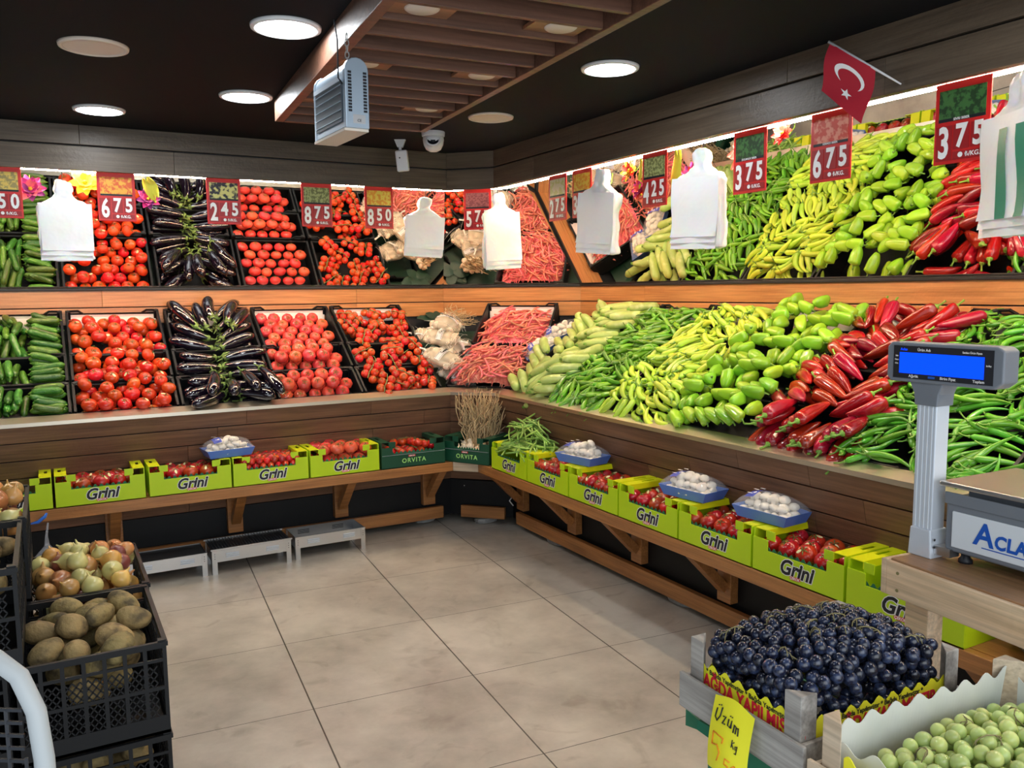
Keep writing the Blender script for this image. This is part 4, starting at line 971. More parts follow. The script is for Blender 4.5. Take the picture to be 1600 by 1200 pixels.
for k in range(7):
    t, m = carton('R', -4.159+.4035*k, 'grini', RL[k])
    if CR[k] == 'big' and k < 6: fill_carton(m, 'big', 'dark red stickered tomato in the %s on the right bench' % WH[k], 'tomatoes in the %s' % WH[k])
    if k == 0:
        gb = [long_veg('green_bean', '', 'bean', L, b, taper(.0052, .2, .2, .5, .5, .2), 'bean_green', 6, 9) for L, b in ((.13, .014), (.115, -.018), (.145, .008))]
        gc = [chain(L, b, taper(.0052, .2, .2, .5, .5, .3), 6) for L, b in ((.13, .014), (.115, -.018), (.145, .008))]
        dome = lambda x, y: .085+.075*max(0, 1-((x-.21)/.26)**2-((y-.15)/.20)**2)**.6
        MB().add([(.02+.36*i/14, .02+.26*j/10, dome(.02+.36*i/14, .02+.26*j/10)) for j in range(11) for i in range(15)], [(j*15+i, j*15+i+1, (j+1)*15+i+1, (j+1)*15+i) for j in range(10) for i in range(14)])
        hb_ = Heap(dome, .85); km = MB().add([(.01+.375*i/14, .012+.26*j/10, dome(.01+.375*i/14, .012+.26*j/10)) for j in range(11) for i in range(15)], [(j*15+i, j*15+i+1, (j+1)*15+i+1, (j+1)*15+i) for j in range(10) for i in range(14)])
        tag(km.build('bean_mass', 'bean_green', None, True, m), 'packed mass of green beans deep in their yellow green carton', 'beans', None, 'stuff')
        for i in range(230):
            x, y, a = rnd.uniform(.0, .43), rnd.gauss(.13, .08), J(.9)+(PI if rnd.random() < .5 else 0)
            if not (.0 < x < .42 and -.01 < y < .27): continue
            q = hb_.put(gc[i % 3], x, y, a, 9, .6)
            place((gb[i % 3], 0), m, q @ Rx(rnd.choice((0, PI))), 'slender green bean heaped in the carton beside the corner', 'green beans in the carton', 'bean')
mush_pack(FR['L'] @ T((.80, -.20, SH+.156)) @ Rz(R(7)), 'white mushroom tray lying on two cartons of the left bench')
mush_pack(FR['R'] @ T((-3.395, -.19, SH+.157)) @ Rz(R(12)), 'white mushroom tray on the right bench cartons, the one nearest the corner')
mush_pack(FR['R'] @ T((-2.585, -.19, SH+.157)) @ Rz(R(8)), 'white mushroom tray on the right bench cartons, middle of three')
mush_pack(FR['R'] @ T((-2.175, -.175, SH+.157)) @ Rz(R(5)), 'white mushroom tray on the right bench cartons, nearest of three')

# ------------------------------------------------------------------ price tags, bags, flowers, flag
PH = {'50': photo_mat('picture_banana', (.75, .55, .12), (.35, .28, .1), 60), 'tom': photo_mat('picture_tomato', (.85, .42, .04), (.75, .12, .02), 70), 'egg': photo_mat('picture_dark', (.70, .66, .22), (.02, .02, .03), 55), 'pale': photo_mat('picture_pale', (.42, .46, .18), (.16, .18, .06), 80), 'yel': photo_mat('picture_yellow', (.85, .66, .10), (.80, .34, .03), 70), 'bean': photo_mat('picture_bean', (.42, .14, .14), (.25, .07, .08), 110), 'grn': photo_mat('picture_green', (.05, .16, .04), (.015, .05, .015), 70), 'lgt': photo_mat('picture_light', (.62, .66, .25), (.80, .78, .55), 60), 'red': photo_mat('picture_red', (.62, .06, .03), (.8, .3, .2), 60)}
def price_tag(side, x, price, pic, label, top='tag_red', caption=None):
    m = FR[side] @ T((x, -.085, 2.048)); t = thing('price_tag', label, 'price tag', m, 'hanging red price tags')
    wd, ht = .172, .236; up = Rx(R(90))
    bev(MB().box(-wd/2, wd/2, -.002, .002, -ht, 0).build('plate', 'tag_red', t), .003)
    MB().box(-wd/2+.014, wd/2-.014, -.0035, -.002, -.113, -.022).build('picture', PH[pic], t)
    MB().box(-wd/2+.014, wd/2-.014, -.0042, -.0036, -.113, -.104).build('caption_band', 'ink', t)
    if caption: text('caption_lettering', caption, .010, 'white', t, T((0, -.0048, -.1085)) @ up, bold=.0003, ext=.0001)
    for a, b, z0, z1 in ((-.078, -.028, -.226, -.125), (-.024, .026, -.196, -.125), (.030, .078, -.196, -.125), (-.024, .078, -.226, -.203)): MB().box(a, b, -.0035, -.002, z0, z1).build('digit_panel', 'tag_dark', t)
    if price == '0': price = '850'
    text('price_digit', price[0], .125, 'digit', t, T((-.053, -.0045, -.178)) @ up, bold=.0036, sx=.60, ext=.0004)
    text('price_digit', price[1], .092, 'digit', t, T((.001, -.0045, -.161)) @ up, bold=.003, sx=.76, ext=.0004)
    text('price_digit', price[2], .092, 'digit', t, T((.054, -.0045, -.161)) @ up, bold=.003, sx=.76, ext=.0004)
    text('unit_lettering', '● ₺/KG.', .019, 'digit', t, T((.027, -.0045, -.2145)) @ up, bold=.0004, ext=.0002)
    hk = MB()
    for hx in (-.06, .06): hk.tube([(hx, 0, -.008), (hx+.003, .004, .004), (hx-.002, .006, .014), (hx, .004, .03)], .0016, 5).build('hook', 'ink', t, True) if hx > 0 else MB().tube([(hx, 0, -.008), (hx+.003, .004, .004), (hx-.002, .006, .014), (hx, .004, .03)], .0016, 5).build('hook', 'ink', t, True)
    return t
price_tag('L', -.14, '850', '50', 'red price tag ending in 50 cut off at the left picture edge')
price_tag('L', .351, '675', 'tom', 'red 675 price tag over the round tomatoes, between two bright flowers')
price_tag('L', .864, '245', 'egg', 'red 245 price tag with dark picture over the eggplants')
price_tag('L', 1.359, '875', 'pale', 'red 875 price tag over the ribbed pink tomatoes')
price_tag('L', 1.722, '850', 'yel', 'red 850 price tag over the vine tomatoes')
price_tag('C', -1.575, '575', 'bean', 'red 575 price tag with bean picture hanging at the corner')
price_tag('R', -3.782, '275', 'lgt', 'red 275 price tag, first on the right wall')
price_tag('R', -3.555, '375', 'yel', 'red 375 price tag with yellow picture, second on the right wall')
price_tag('R', -2.983, '425', 'pale', 'red 425 price tag between yellow leaves')
price_tag('R', -2.411, '375', 'grn', 'red 375 price tag with round green picture, over the green peppers', caption='DOLMALIK BIBER')
price_tag('R', -2.033, '675', 'red', 'red 675 price tag partly behind the flag', caption='KIRMIZI BIBER')
price_tag('R', -1.562, '375', 'grn', 'largest looking red 375 price tag, nearest the camera', caption='SIVRI BIBER')
def bag_bundle(side, x, z_top, ht, wd, label, yaw_=0, green=False, seed=1, tilt=0):
    r_ = random.Random(seed); m = FR[side] @ T((x, -.115, z_top)) @ Rz(yaw_) @ Ry(tilt); t = thing('bag_bundle', label, 'plastic bags', m, 'bundles of carrier bags hanging from the fascia')
    lv = [(0, .020, .012), (.012, .036, .018), (.045, .040, .020), (.065, .030, .018), (.085, .050, .020), (.100, wd*.46, .024), (.115, wd*.50, .026), (.17, wd*.45, .027), (.23, wd*.44, .026), (ht*.8, wd*.47, .026), (ht*.985, wd*.485, .026), (ht, wd*.48, .020)]
    lv = [(z, a_, b_*1.35) for z, a_, b_ in lv if z <= ht]; n = 28; rings = []
    sk = [r_.uniform(-.006, .006) for _ in lv]
    for k, (z, hw, hd_) in enumerate(lv):
        ring = []
        for j in range(n):
            a = 2*PI*j/n; c, s_ = math.cos(a), math.sin(a); x_ = hw*math.copysign(abs(c)**.35, c); y_ = hd_*math.copysign(abs(s_)**.5, s_)
            y_ += .0045*math.sin(x_*70+k*1.3+seed)*(1 if k > 4 else .5); x_ += .010*math.sin(z*14+seed*2)*(k > 4); ring.append((x_+sk[k]*.6, y_, -z-.006*math.sin(x_*30+2)*(k > 9)-(.018*(abs(x_)/hw)**2 if k in (5, 6) else 0)))
        rings.append(ring)
    vs = [p for r0 in rings for p in r0]; K = len(rings)
    fs = [(i*n+j, i*n+(j+1) % n, (i+1)*n+(j+1) % n, (i+1)*n+j) for i in range(K-1) for j in range(n)]+[tuple(range(n))[::-1], tuple((K-1)*n+j for j in range(n))]
    b = MB().add(vs, fs).build('bag_stack', 'bag', t, True); sb = b.modifiers.new('sub', 'SUBSURF'); sb.levels = sb.render_levels = 2
    tx = bpy.data.textures.new('crumple', 'CLOUDS'); tx.noise_scale = .045; dpm = b.modifiers.new('crumple', 'DISPLACE'); dpm.texture = tx; dpm.strength = .022; dpm.texture_coords = 'GLOBAL'
    for q in range(3):   # loose outer sheets
        hh = ht-.012*q; of = -.038-.004*q; ws = wd*.47
        vs = []; 
        for i in range(7):
            for j in range(9): xx = -ws+2*ws*i/6+.004*q; zz = -.115-(hh-.115)*j/8; vs.append((xx, of-.004*math.sin(i*1.2+j*.7+q)-.003*math.sin(j*.9), zz+(.012*q if j == 8 else 0)))
        s_ = MB().add(vs, [(i*9+j, i*9+j+1, (i+1)*9+j+1, (i+1)*9+j) for i in range(6) for j in range(8)]).build('outer_bag', 'bag', t, True)
        if green and q == 2:
            vv = [(x_, y_-.003, z_) for x_, y_, z_ in vs]
            MB().add(vv, [(i*9+j, i*9+j+1, (i+1)*9+j+1, (i+1)*9+j) for i in (2, 4) for j in range(1, 8)]).build('green_print', 'bag_green', t, True)
    MB().tube([(0, 0, .0), (.002, .004, .03), (0, .0, 2.045-z_top+.02)], .0022, 6).build('hook', 'ink', t, True)
    return t
bag_bundle('L', .115, 1.998, .385, .235, 'bundle of white carrier bags hanging at the left, over the cucumbers', 0, seed=1)
bag_bundle('L', 1.998, 2.00, .35, .235, 'bundle of white carrier bags hanging just left of the corner', R(-18), seed=2, tilt=R(4))
bag_bundle('C', -1.44, 2.015, .44, .225, 'bundle of creamy white carrier bags hanging at the corner', R(28), seed=3, tilt=R(-3))
bag_bundle('R', -3.33, 2.02, .40, .25, 'bundle of white carrier bags, narrow side to the camera, near the yellow leaves', R(10), seed=4, tilt=R(5))
bag_bundle('R', -2.642, 2.01, .40, .265, 'bundle of white carrier bags left of the green pepper price tag', R(5), seed=5, tilt=R(2))
bag_bundle('R', -1.365, 2.03, .445, .25, 'bundle of white carrier bags with green print at the right edge', R(-25), True, seed=6)
def flower(side, x, d, z, mats_, label, r0=.055, n=22, yaw_=0, tip=.7):
    t = thing('artificial_flower', label, 'flower', FR[side] @ T((x, -d, z)) @ Rz(yaw_) @ Rx(R(70)), 'artificial flowers under the fascia')
    for k in range(n):
        lay_ = k//8; a = k*2.4; r1 = r0*(1-.25*lay_); w_ = r0*.28; tl = .25+.5*lay_; vs = []
        for q in range(5):
            s_ = q/4; ww = w_*math.sin(PI*min(.95, .15+s_*.8)); rr = r1*s_; zz = r1*tl*s_**1.5*tip; vs += [(rr, -ww, zz+.002), (rr, 0, zz-.003), (rr, ww, zz+.002)]
        MB().add(vs, [(3*q+c, 3*q+c+1, 3*q+c+4, 3*q+c+3) for q in range(4) for c in (0, 1)], Rz(a)).build('petal', mats_[k % len(mats_)], t, True)
    MB().sph(r0*.14, T((0, 0, .006)), 8, 5).build('flower_centre', 'pet_yel', t, True)
    MB().tube([(0, 0, 0), (0, .01, -.03), (.0, .045, -.045), (0, .09, -.035)], .0022, 5).build('stem', 'stem_green', t, True)
    return t
def leafstrip(side, x, d, z, ln, label, lean=0, m='leaf_yel'):
    t = thing('artificial_leaf', label, 'leaf', FR[side] @ T((x, -d, z)) @ Ry(lean), 'yellow artificial leaves under the fascia')
    for s_, lk in ((-1, 1), (1, .85)):
        vs = []
        for q in range(8):
            u_ = q/7; ww = .022*math.sin(PI*min(.98, u_*.93+.05))**.8; vs += [(s_*.012-ww, .004*math.sin(q), -ln*lk*u_), (s_*.012, -.006, -ln*lk*u_), (s_*.012+ww, .004*math.cos(q), -ln*lk*u_)]
        MB().add(vs, [(3*q+c, 3*q+c+1, 3*q+c+4, 3*q+c+3) for q in range(7) for c in (0, 1)]).build('leaf_blade', m, t, True)
    return t
flower('L', -.02, .05, 1.955, ('pet_mag', 'pet_pink', 'pet_pur'), 'magenta artificial flower beside the cut-off price tag', .07)
flower('L', .215, .03, 2.0, ('pet_yel', 'pet_yel'), 'yellow artificial flower behind the leftmost bag bundle', .075)
flower('L', .50, .04, 1.93, ('pet_pur', 'pet_mag'), 'purple artificial flower right of the first 675 price tag', .06)
leafstrip('L', .49, .06, 2.035, .13, 'yellow artificial leaves right of the first 675 price tag', R(-25))
flower('R', -3.46, .03, 1.95, ('pet_red', 'pet_pink', 'pet_yel'), 'pink and yellow artificial flower behind the bags near the corner', .07)
flower('R', -3.22, .04, 2.0, ('pet_yel', 'pet_red'), 'pale yellow artificial flower right of the narrow bag bundle', .06)
flower('R', -3.11, .06, 1.905, ('pet_mag', 'pet_mag', 'pet_red'), 'magenta artificial flower left of the 425 price tag', .055)
leafstrip('R', -3.10, .06, 2.035, .16, 'yellow artificial leaves left of the 425 price tag', 0)
leafstrip('R', -2.86, .06, 2.04, .19, 'yellow artificial leaves right of the 425 price tag', R(4))
flower('R', -2.80, .03, 1.92, ('pet_mag', 'pet_red', 'pet_pur'), 'magenta artificial flower right of the 425 price tag', .07)
flower('R', -2.50, .02, 1.99, ('pet_red', 'pet_red'), 'large red artificial flower left of the pepper price tag', .09, 16, 0, .3)
flower('R', -2.30, .03, 2.02, ('pet_red',), 'red artificial flower right of the pepper price tag', .05)
# flag on a stick
t = thing('flag', 'small red flag with white crescent and star on a white stick', 'flag', FR['R'] @ T((0, 0, 0)))
P0, P1 = Vector((-1.915, -.25, 2.222)), Vector((-1.722, -.15, 2.062))
MB().tube([P0, P0.lerp(P1, .6), P1], [.0045, .004, .0025], 8).build('stick', 'cam_white', t, True)
A = P0+(P1-P0)*.03; B = P0+(P1-P0)*.66; dn = Vector((-.035, .0, -.158))
def fp(u_, v_):
    p = A.lerp(B, u_)+dn*v_*(1.0-.0*u_)+Vector((0, 0, .02*v_*(1-u_))); return p+Vector((0, -.010*math.sin(u_*3+v_*5)-.004*v_, 0))
nu, nv = 14, 16
MB().add([fp(i/nu, j/nv) for i in range(nu+1) for j in range(nv+1)], [(i*(nv+1)+j, i*(nv+1)+j+1, (i+1)*(nv+1)+j+1, (i+1)*(nv+1)+j) for i in range(nu) for j in range(nv)]).build('cloth', 'flag_red', t, True)
def on_flag(pts, nm):      # pts in (u, v)
    for sg in (-1, 1):
        MB().add([fp(u_, v_)+Vector((0, sg*.0012, 0)) for u_, v_ in pts[0]], pts[1]).build(nm, 'white', t)
cres = []; K = 20; c0 = (.52, .40)
for k in range(K+1):
    a = R(125)+R(285)*k/K
    ou = (c0[0]+.30*math.cos(a), c0[1]+.205*math.sin(a))
    th_ = math.sin(PI*k/K)**.8*.40
    cres += [ou, (ou[0]+(c0[0]-ou[0])*th_, ou[1]+(c0[1]-ou[1])*th_)]
on_flag((cres, [(2*k, 2*k+1, 2*k+3, 2*k+2) for k in range(K)]), 'crescent')
star = [(.50+(.135 if k % 2 == 0 else .054)*math.cos(2*PI*k/10-PI/2), .735+(.095 if k % 2 == 0 else .038)*math.sin(2*PI*k/10-PI/2)) for k in range(10)]
on_flag((star+[(.50, .735)], [(k, (k+1) % 10, 10) for k in range(10)]), 'star')

# ------------------------------------------------------------------ small steel barbecues on the floor
def bbq(x0, y0, wd, dp, h, label, inside=None, grate=False):
    t = thing('steel_barbecue', label, 'barbecue', T((x0, y0, 0)) @ Rz(R(.5)), 'small steel barbecues on the floor'); ph = .062; th = .0016
    b = MB(); b.box(0, wd, 0, th, h-ph, h); b.box(0, wd, dp-th, dp, h-ph, h); b.box(0, th, th, dp-th, h-ph, h); b.box(wd-th, wd, th, dp-th, h-ph, h); MB().box(th, wd-th, th, dp-th, h-ph+.004, h-ph+.006).build('darkened_floor', 'heater_grille', t)  # fire box floor coloured dark so the inside of the tray looks shaded
    b.box(-.003, wd+.003, -.004, .002, h-.002, h+.001); b.build('fire_box', 'bbq_steel', t)
    for x in (0, wd):
        for y in (0, dp):
            s = 1 if x == 0 else -1; q = 1 if y == 0 else -1
            l = MB(); l.box(min(x, x+s*.024), max(x, x+s*.024), min(y-q*.0022, y-q*.0004), max(y-q*.0022, y-q*.0004), 0, h-.002); l.box(min(x-s*.0018, x-s*.0002), max(x-s*.0018, x-s*.0002), min(y, y+q*.02), max(y, y+q*.02), 0, h-.002)
            l.build('leg', 'bbq_steel', t)
            if q > 0:
                for zz in (h-.018, h-.030, h-.042): MB().lathe([(0, 0), (.0022, 0), (.0022, .001)], 8, T((x+s*.012, -.0024, zz)) @ Rx(R(90))).build('rivet', 'ink', t)
    for xx in (wd*.25, wd*.76):
        lv = MB()
        for k in range(3): lv.bar((xx-.033, -.004, h-.022-.009*k), (xx+.033, -.004, h-.022-.009*k), .006, .004)
        lv.build('louvre', 'scale_silver', t)
        lv = MB()
        for k in range(3): lv.bar((xx-.033, dp-.004, h-.018-.009*k), (xx+.033, dp-.004, h-.018-.009*k), .003, .003)
        lv.build('louvre', 'ink', t)
    if grate:
        g = MB(); g.box(-.008, wd+.008, -.008, 0, h+.003, h+.010); g.box(-.008, wd+.008, dp, dp+.008, h+.003, h+.010)
        gg = g.build('grate_frame', 'bbq_steel', t)
        MB().box(0, wd, 0, dp, h+.002, h+.003).build('charcoal_tray', 'ink', t)
        for k in range(26): MB().tube([(.012+k*(wd-.024)/25, 0, h+.008), (.012+k*(wd-.024)/25, dp, h+.008)], .0018, 5).build('grate_bar', 'dark', gg, True)
    if inside: MB().box(.004, wd-.004, .004, dp-.004, h-.008, h-.004).build('black_lining', inside, t)
    return t
bbq(1.118, 4.452, .394, .20, .125, 'empty steel barbecue tray, rightmost of the three under the bench')
bbq(.680, 4.425, .405, .20, .127, 'steel barbecue with black grill grate, middle of three under the bench', grate=True)
bbq(.262, 4.43, .392, .20, .122, 'steel barbecue wrapped in dark film, leftmost, behind the onions', inside='dark')
t = thing('plastic_bag', 'clear crumpled plastic bag hanging under the left end of the bench', 'bag', T((-.055, 4.42, .17)))
bm = MB(); bm.sph(1, None, 16, 12); r_ = random.Random(5)
bm.v = [(x*.085*(1+.10*math.sin(z*9+x*5)), y*.06*(1+.12*math.sin(x*11+z*7)), z*.12*(1 if z < 0 else 1.0)*(1+.05*math.sin(y*13))) for x, y, z in bm.v]
bm.v = [(x*(1-.75*max(0, z-.03)/.09), y*(1-.75*max(0, z-.03)/.09), z) for x, y, z in bm.v]
bm.build('bag_body', 'clear', t, True); MB().tube([(0, 0, .11), (.0, -.01, .16), (.01, -.015, .22)], [.012, .006, .004], 7).build('knot', 'clear', t, True)
t = thing('plastic_hanger', 'blue plastic piece sticking out under the left bench edge', 'hanger', T((-.085, 4.415, .405)))
MB().tube([(-.03, 0, -.012), (0, -.01, -.006), (.03, -.006, .016), (.038, 0, .03)], [.004, .008, .008, .004], 8).build('blade', 'blue', t, True)

# ------------------------------------------------------------------ onion and potato crates, left foreground
def big_crate(x0, y0, wd, dp, z0, h, label, ang=0):
    t = thing('plastic_crate', label, 'crate', T((x0, y0, z0)) @ Rz(ang), 'deep black plastic crates in stacks'); th = .008
    b = MB(); b.box(0, wd, 0, dp, .0, .008)
    for y in (0, dp-th):
        b.box(0, wd, y, y+th, h-.018, h); b.box(0, wd, y, y+th, .0, .05); b.box(0, wd, y+.001, y+th-.001, h-.056, h-.048); b.box(0, wd, y+.001, y+th-.001, h-.135, h-.125)
        n = 7
        for k in range(n+1): xx = .0+(wd-.010)*k/n; b.box(xx, xx+.010, y+.0005, y+th-.0005, .05, h-.018)
    for x in (0, wd-th):
        b.box(x, x+th, th, dp-th, h-.018, h); b.box(x, x+th, th, dp-th, 0, .05); b.box(x+.001, x+th-.001, th, dp-th, h-.056, h-.048); b.box(x+.001, x+th-.001, th, dp-th, h-.135, h-.125)
        for k in range(9): yy = th+(dp-2*th-.010)*k/8; b.box(x+.0005, x+th-.0005, yy, yy+.010, .05, h-.018)
    b.box(-.004, wd+.004, -.004, .0, h-.012, h); b.box(-.004, wd+.004, dp, dp+.004, h-.012, h); b.box(-.004, 0, 0, dp, h-.012, h); b.box(wd, wd+.004, 0, dp, h-.012, h)
    b.build('body', 'plastic_black', t)
    for nm, y in (('front_lattice', .004), ('rear_lattice', dp-.004)):
        L2 = MB(); diag(L2, (.012, .05), .0185, .0235, int((wd-.02)/.0185), 6, .0032, y); 
        L2.build(nm, 'plastic_black', t)
    for nm, x in (('side_lattice', .004), ('side_lattice', wd-.004)):
        L2 = MB(); diag(L2, (.012, .05), .0195, .0235, int((dp-.02)/.0195), 6, .0032, 0); o = L2.build(nm, 'plastic_black', t, mtx=T((x, 0, 0)) @ Rz(PI/2))
    for x in (.0, wd-.02):
        for y in (0, dp-.02): MB().box(x, x+.02, y, y+.02, h, h+.004).build('corner_post', 'plastic_black', t)
    return t
CH = .258; W1, D1 = .352, .50
px0, py0 = -.120, 2.352
for k, z in enumerate((0.0, .2625)):
    big_crate(px0, py0, W1, D1, z, CH, ('bottom black crate of the nearer right stack, potatoes showing through', 'black crate full of potatoes, top of the nearer right stack')[k])
    big_crate(px0+.010, py0+D1+.014, W1, D1, z, CH, ('bottom black crate under the onion crate', 'black crate full of onions behind the potatoes')[k])
LX = -.487
for k in range(3):
    LX = (-.49, -.49, -.452)[k]
    big_crate(LX, 2.352, W1+.0, D1, .2625*k, CH, 'black crate in the tall left stack, %s' % ('bottom one', 'second from the floor', 'topmost one, of potatoes')[k], 0)
    big_crate(LX+.012, 2.352+D1+.014, W1, D1, .2625*k, CH, 'black crate in the tall rear left stack, %s' % ('bottom one', 'second from the floor', 'topmost one, of onions')[k], 0)
def ell(r, ax, ay, az, seed, bump=.06):
    r_ = random.Random(seed); p = [r_.uniform(0, 6) for _ in range(6)]; m_ = MB(); m_.sph(1, None, 18, 12)
    m_.v = [(x*ax*(1+bump*math.sin(2.3*y+p[0])+bump*.6*math.sin(4*z+p[1])), y*ay*(1+bump*math.sin(2.6*x+p[2])+bump*.5*math.sin(5*z+p[3])), z*az*(1+bump*math.sin(3*x+p[4]))) for x, y, z in m_.v]; return m_
pot = []; 
for s, (a, b, c) in enumerate(((.058, .040, .034), (.048, .037, .032), (.066, .036, .032), (.050, .042, .036))):
    o = ell(1, a, b, c, s).build('potato', 'potato', None, True); pot.append((note(o), [(-a*.48, 0, 0, c*.84), (0, 0, 0, (b+c)/2*.98), (a*.48, 0, 0, c*.84)]))
def onion(m_, r, seed):
    r_ = random.Random(seed); pr = [(0, -r*.80), (r*.30, -r*.80), (r*.70, -r*.66), (r*.95, -r*.30), (r, 0), (r*.93, r*.34), (r*.66, r*.70), (r*.34, r*.92), (r*.14, r*1.12), (r*.09, r*1.38), (r*.07, r*1.52)]
    o = MB().lathe(pr, 20, None, 0, 10, .008).build('onion', m_, None, True)
    rt_ = MB()
    for k in range(7): a = k*.9; rt_.tube([(r*.06*math.cos(a), r*.06*math.sin(a), -r*.78), (r*.16*math.cos(a), r*.16*math.sin(a), -r*.95)], .0006, 3)
    rt_.build('root_tuft', 'straw', o); return note(o), [(0, 0, -.0, r*.96)], r
oni = [onion('onion', .036, 1), onion('onion', .031, 2), onion('onion_pale', .033, 3), onion('onion', .040, 4), onion('onion_purple', .035, 5), onion('onion_pale', .029, 6)]
def fill_crate(m, protos, W, D, z0, surf, n, label, group, cat, wts=None, tilt=.3, ori=None):
    h = Heap(lambda x, y: z0, .94); k_ = 0; wh = lambda x, y: ('far ' if y > D/2 else 'near ')+('left' if x < W/2 else 'right')+' quarter'
    for _ in range(n):
        i = rnd.choices(range(len(protos)), wts)[0]; P = protos[i]; rr = max(p[3]+abs(p[0]) for p in P[1])
        x, y = rnd.uniform(.012+rr*.8, W-.012-rr*.8), rnd.uniform(.012+rr*.8, D-.012-rr*.8); a = J(3.1); (aa, b), out = h.drop(P[1], x, y, a, tilt)
        if aa > surf(x, y): continue
        h.P = np.vstack([h.P, [[X, Y, aa+pz+b*px, r] for px, pz, q, X, Y, r in out]])
        q = T((x, y, aa)) @ Rz(a) @ Ry(-math.atan(b)) @ (ori() if ori else Rx(J(.5))); place((P[0], 0), m, q, (label[i] if isinstance(label, list) else label)+', '+wh(x, y), (group[i] if isinstance(group, list) else group)+', '+wh(x, y), cat); k_ += 1
    return k_
dm = lambda W, D, lo, hi: (lambda x, y: lo+(hi-lo)*max(0, (1-((x-W/2)/(W/2))**2)*(1-((y-D/2)/(D/2))**2))**.5)
pm = T((px0, py0, .2625))
print('potatoes', fill_crate(pm, pot, W1, D1, .10, dm(W1, D1, CH-.045, CH+.012), 1500, 'brown potato in the nearer right crate', 'potatoes in the nearer right crate', 'potato'))
print('potatoes low', fill_crate(T((px0, py0, 0)), pot, W1, D1, .09, lambda x, y: .20, 300, 'brown potato seen through the bottom right crate', 'potatoes in the bottom right crate', 'potato'))
oo = lambda: Rz(J(3)) @ Rx(R(25)+J(1.2)) @ Ry(J(.9))
nm_ = ['brown onion', 'brown onion', 'pale yellow onion', 'brown onion', 'purple brown onion', 'pale yellow onion']; wt = [4, 4, 2.5, 3, 1.4, 2]
print('onions', fill_crate(T((px0+.010, py0+D1+.014, .2625)), oni, W1, D1, .12, dm(W1, D1, CH-.03, CH+.055), 1500, [a+' in the crate behind the potatoes' for a in nm_], [a+'s behind the potatoes' for a in nm_], 'onion', wt, 0, oo))
print('onions hi', fill_crate(T((LX+.012, py0+D1+.014, .525)), oni, W1, D1, .18, dm(W1, D1, CH-.03, CH+.055), 900, [a+' in the topmost crate of the rear left stack' for a in nm_], [a+'s in the rear left stack' for a in nm_], 'onion', wt, 0, oo))
print('pot hi', fill_crate(T((LX, py0, .525)), pot, W1, D1, .17, lambda x, y: CH-.045, 500, 'brown potato in the topmost crate of the tall left stack', 'potatoes in the tall left stack', 'potato'))
t = thing('chair', 'white tubular chair with black mesh back at the bottom left corner', 'chair', T((0, 0, 0)))
ca = [Vector(p) for p in ((-.036, 1.105, .45), (-.033, 1.098, .75), (-.033, 1.100, .90), (-.038, 1.108, .957), (-.053, 1.122, .998), (-.076, 1.14, 1.018), (-.12, 1.17, 1.028), (-.25, 1.25, 1.03), (-.34, 1.31, 1.02), (-.375, 1.33, .98), (-.385, 1.335, .90), (-.385, 1.335, .45))]
MB().tube(ca, .0115, 12).build('back_frame', 'chair_white', t, True)
ms = MB(); A_, B_ = Vector((-.052, 1.112, .56)), Vector((-.37, 1.325, .56)); dx = (B_-A_)/18
for i in range(19): ms.bar(A_+dx*i, A_+dx*i+Vector((0, 0, .40 if 0 < i < 18 else .34)), .003, .004)
for j in range(26): ms.bar(A_+Vector((0, 0, .016*j)), B_+Vector((0, 0, .016*j)), .003, .004)
ms.build('mesh_back', 'ink', t)
sm = T((-.21, 1.22, 0)) @ Rz(math.atan2(B_.y-A_.y, B_.x-A_.x))
bev(MB().box(-.20, .20, .0, .40, .42, .455, sm).build('seat', 'ink', t), .01)
for x, y in ((-.185, .02), (.185, .02), (-.185, .38), (.185, .38)): MB().tube([sm @ Vector((x, y, .42)), sm @ Vector((x*1.08, y, 0))], .012, 10).build('leg', 'white', t, True)

# ------------------------------------------------------------------ wooden table with the scale
TM = T((1.545, 1.124, 0)) @ Rz(R(-95.5))          # x runs along the long edge towards the shop front, y into the room's right side
t = thing('wooden_table', 'pale wooden table with a brown top, carrying the scale', 'table', TM)
bev(MB().box(0, 1.05, 0, .52, .851, .876).build('tabletop', 'table_top', t), .002)
bev(MB().box(.0, 1.05, -.012, .0, .798, .872).build('front_apron', 'table_wood', t), .002)
bev(MB().box(-.014, 0, -.012, .52, .798, .874).build('side_apron', 'table_wood', t), .002)
for x, y in ((.03, .012), (.96, .012), (.03, .45), (.96, .45)): bev(MB().box(x, x+.058, y, y+.045, 0, .851).build('leg', 'table_wood', t), .003)
nl = MB()
for z in (.852, .815): MB().lathe([(0, 0), (.0035, 0), (.0035, .0012)], 10, T((.03, -.0125, z)) @ Rx(R(90))).build('nail', 'gstem', t)
SM = T((1.619, 1.055, .876)) @ Rz(R(-92))
t = thing('price_scale', 'grey shop scale with white name panel and blue customer display on a pole', 'scale', SM)
bev(MB().box(0, .40, .0, .235, .024, .138).build('housing', 'scale_grey', t), .008, 3)
bev(MB().box(.0, .40, -.004, .0, .125, .150).build('top_trim', 'scale_grey', t), .0018)
bev(MB().box(.018, .385, -.0035, .001, .036, .112).build('front_panel', 'scale_white', t), .002)
pl = bev(MB().box(-.008, .41, -.012, .245, .162, .172).build('weighing_plate', 'steel', t), .003); pl.data.materials.clear(); pl.data.materials.append(M['bbq_steel'])
MB().box(.03, .37, .03, .20, .138, .162).build('plate_support', 'scale_grey', t)
for x in (.03, .36):
    for y in (.03, .20): MB().lathe([(.014, 0), (.014, .006), (.009, .012), (.009, .024)], 14, T((x, y, 0))).build('foot', 'ink', t, True)
up90 = Rx(R(90))
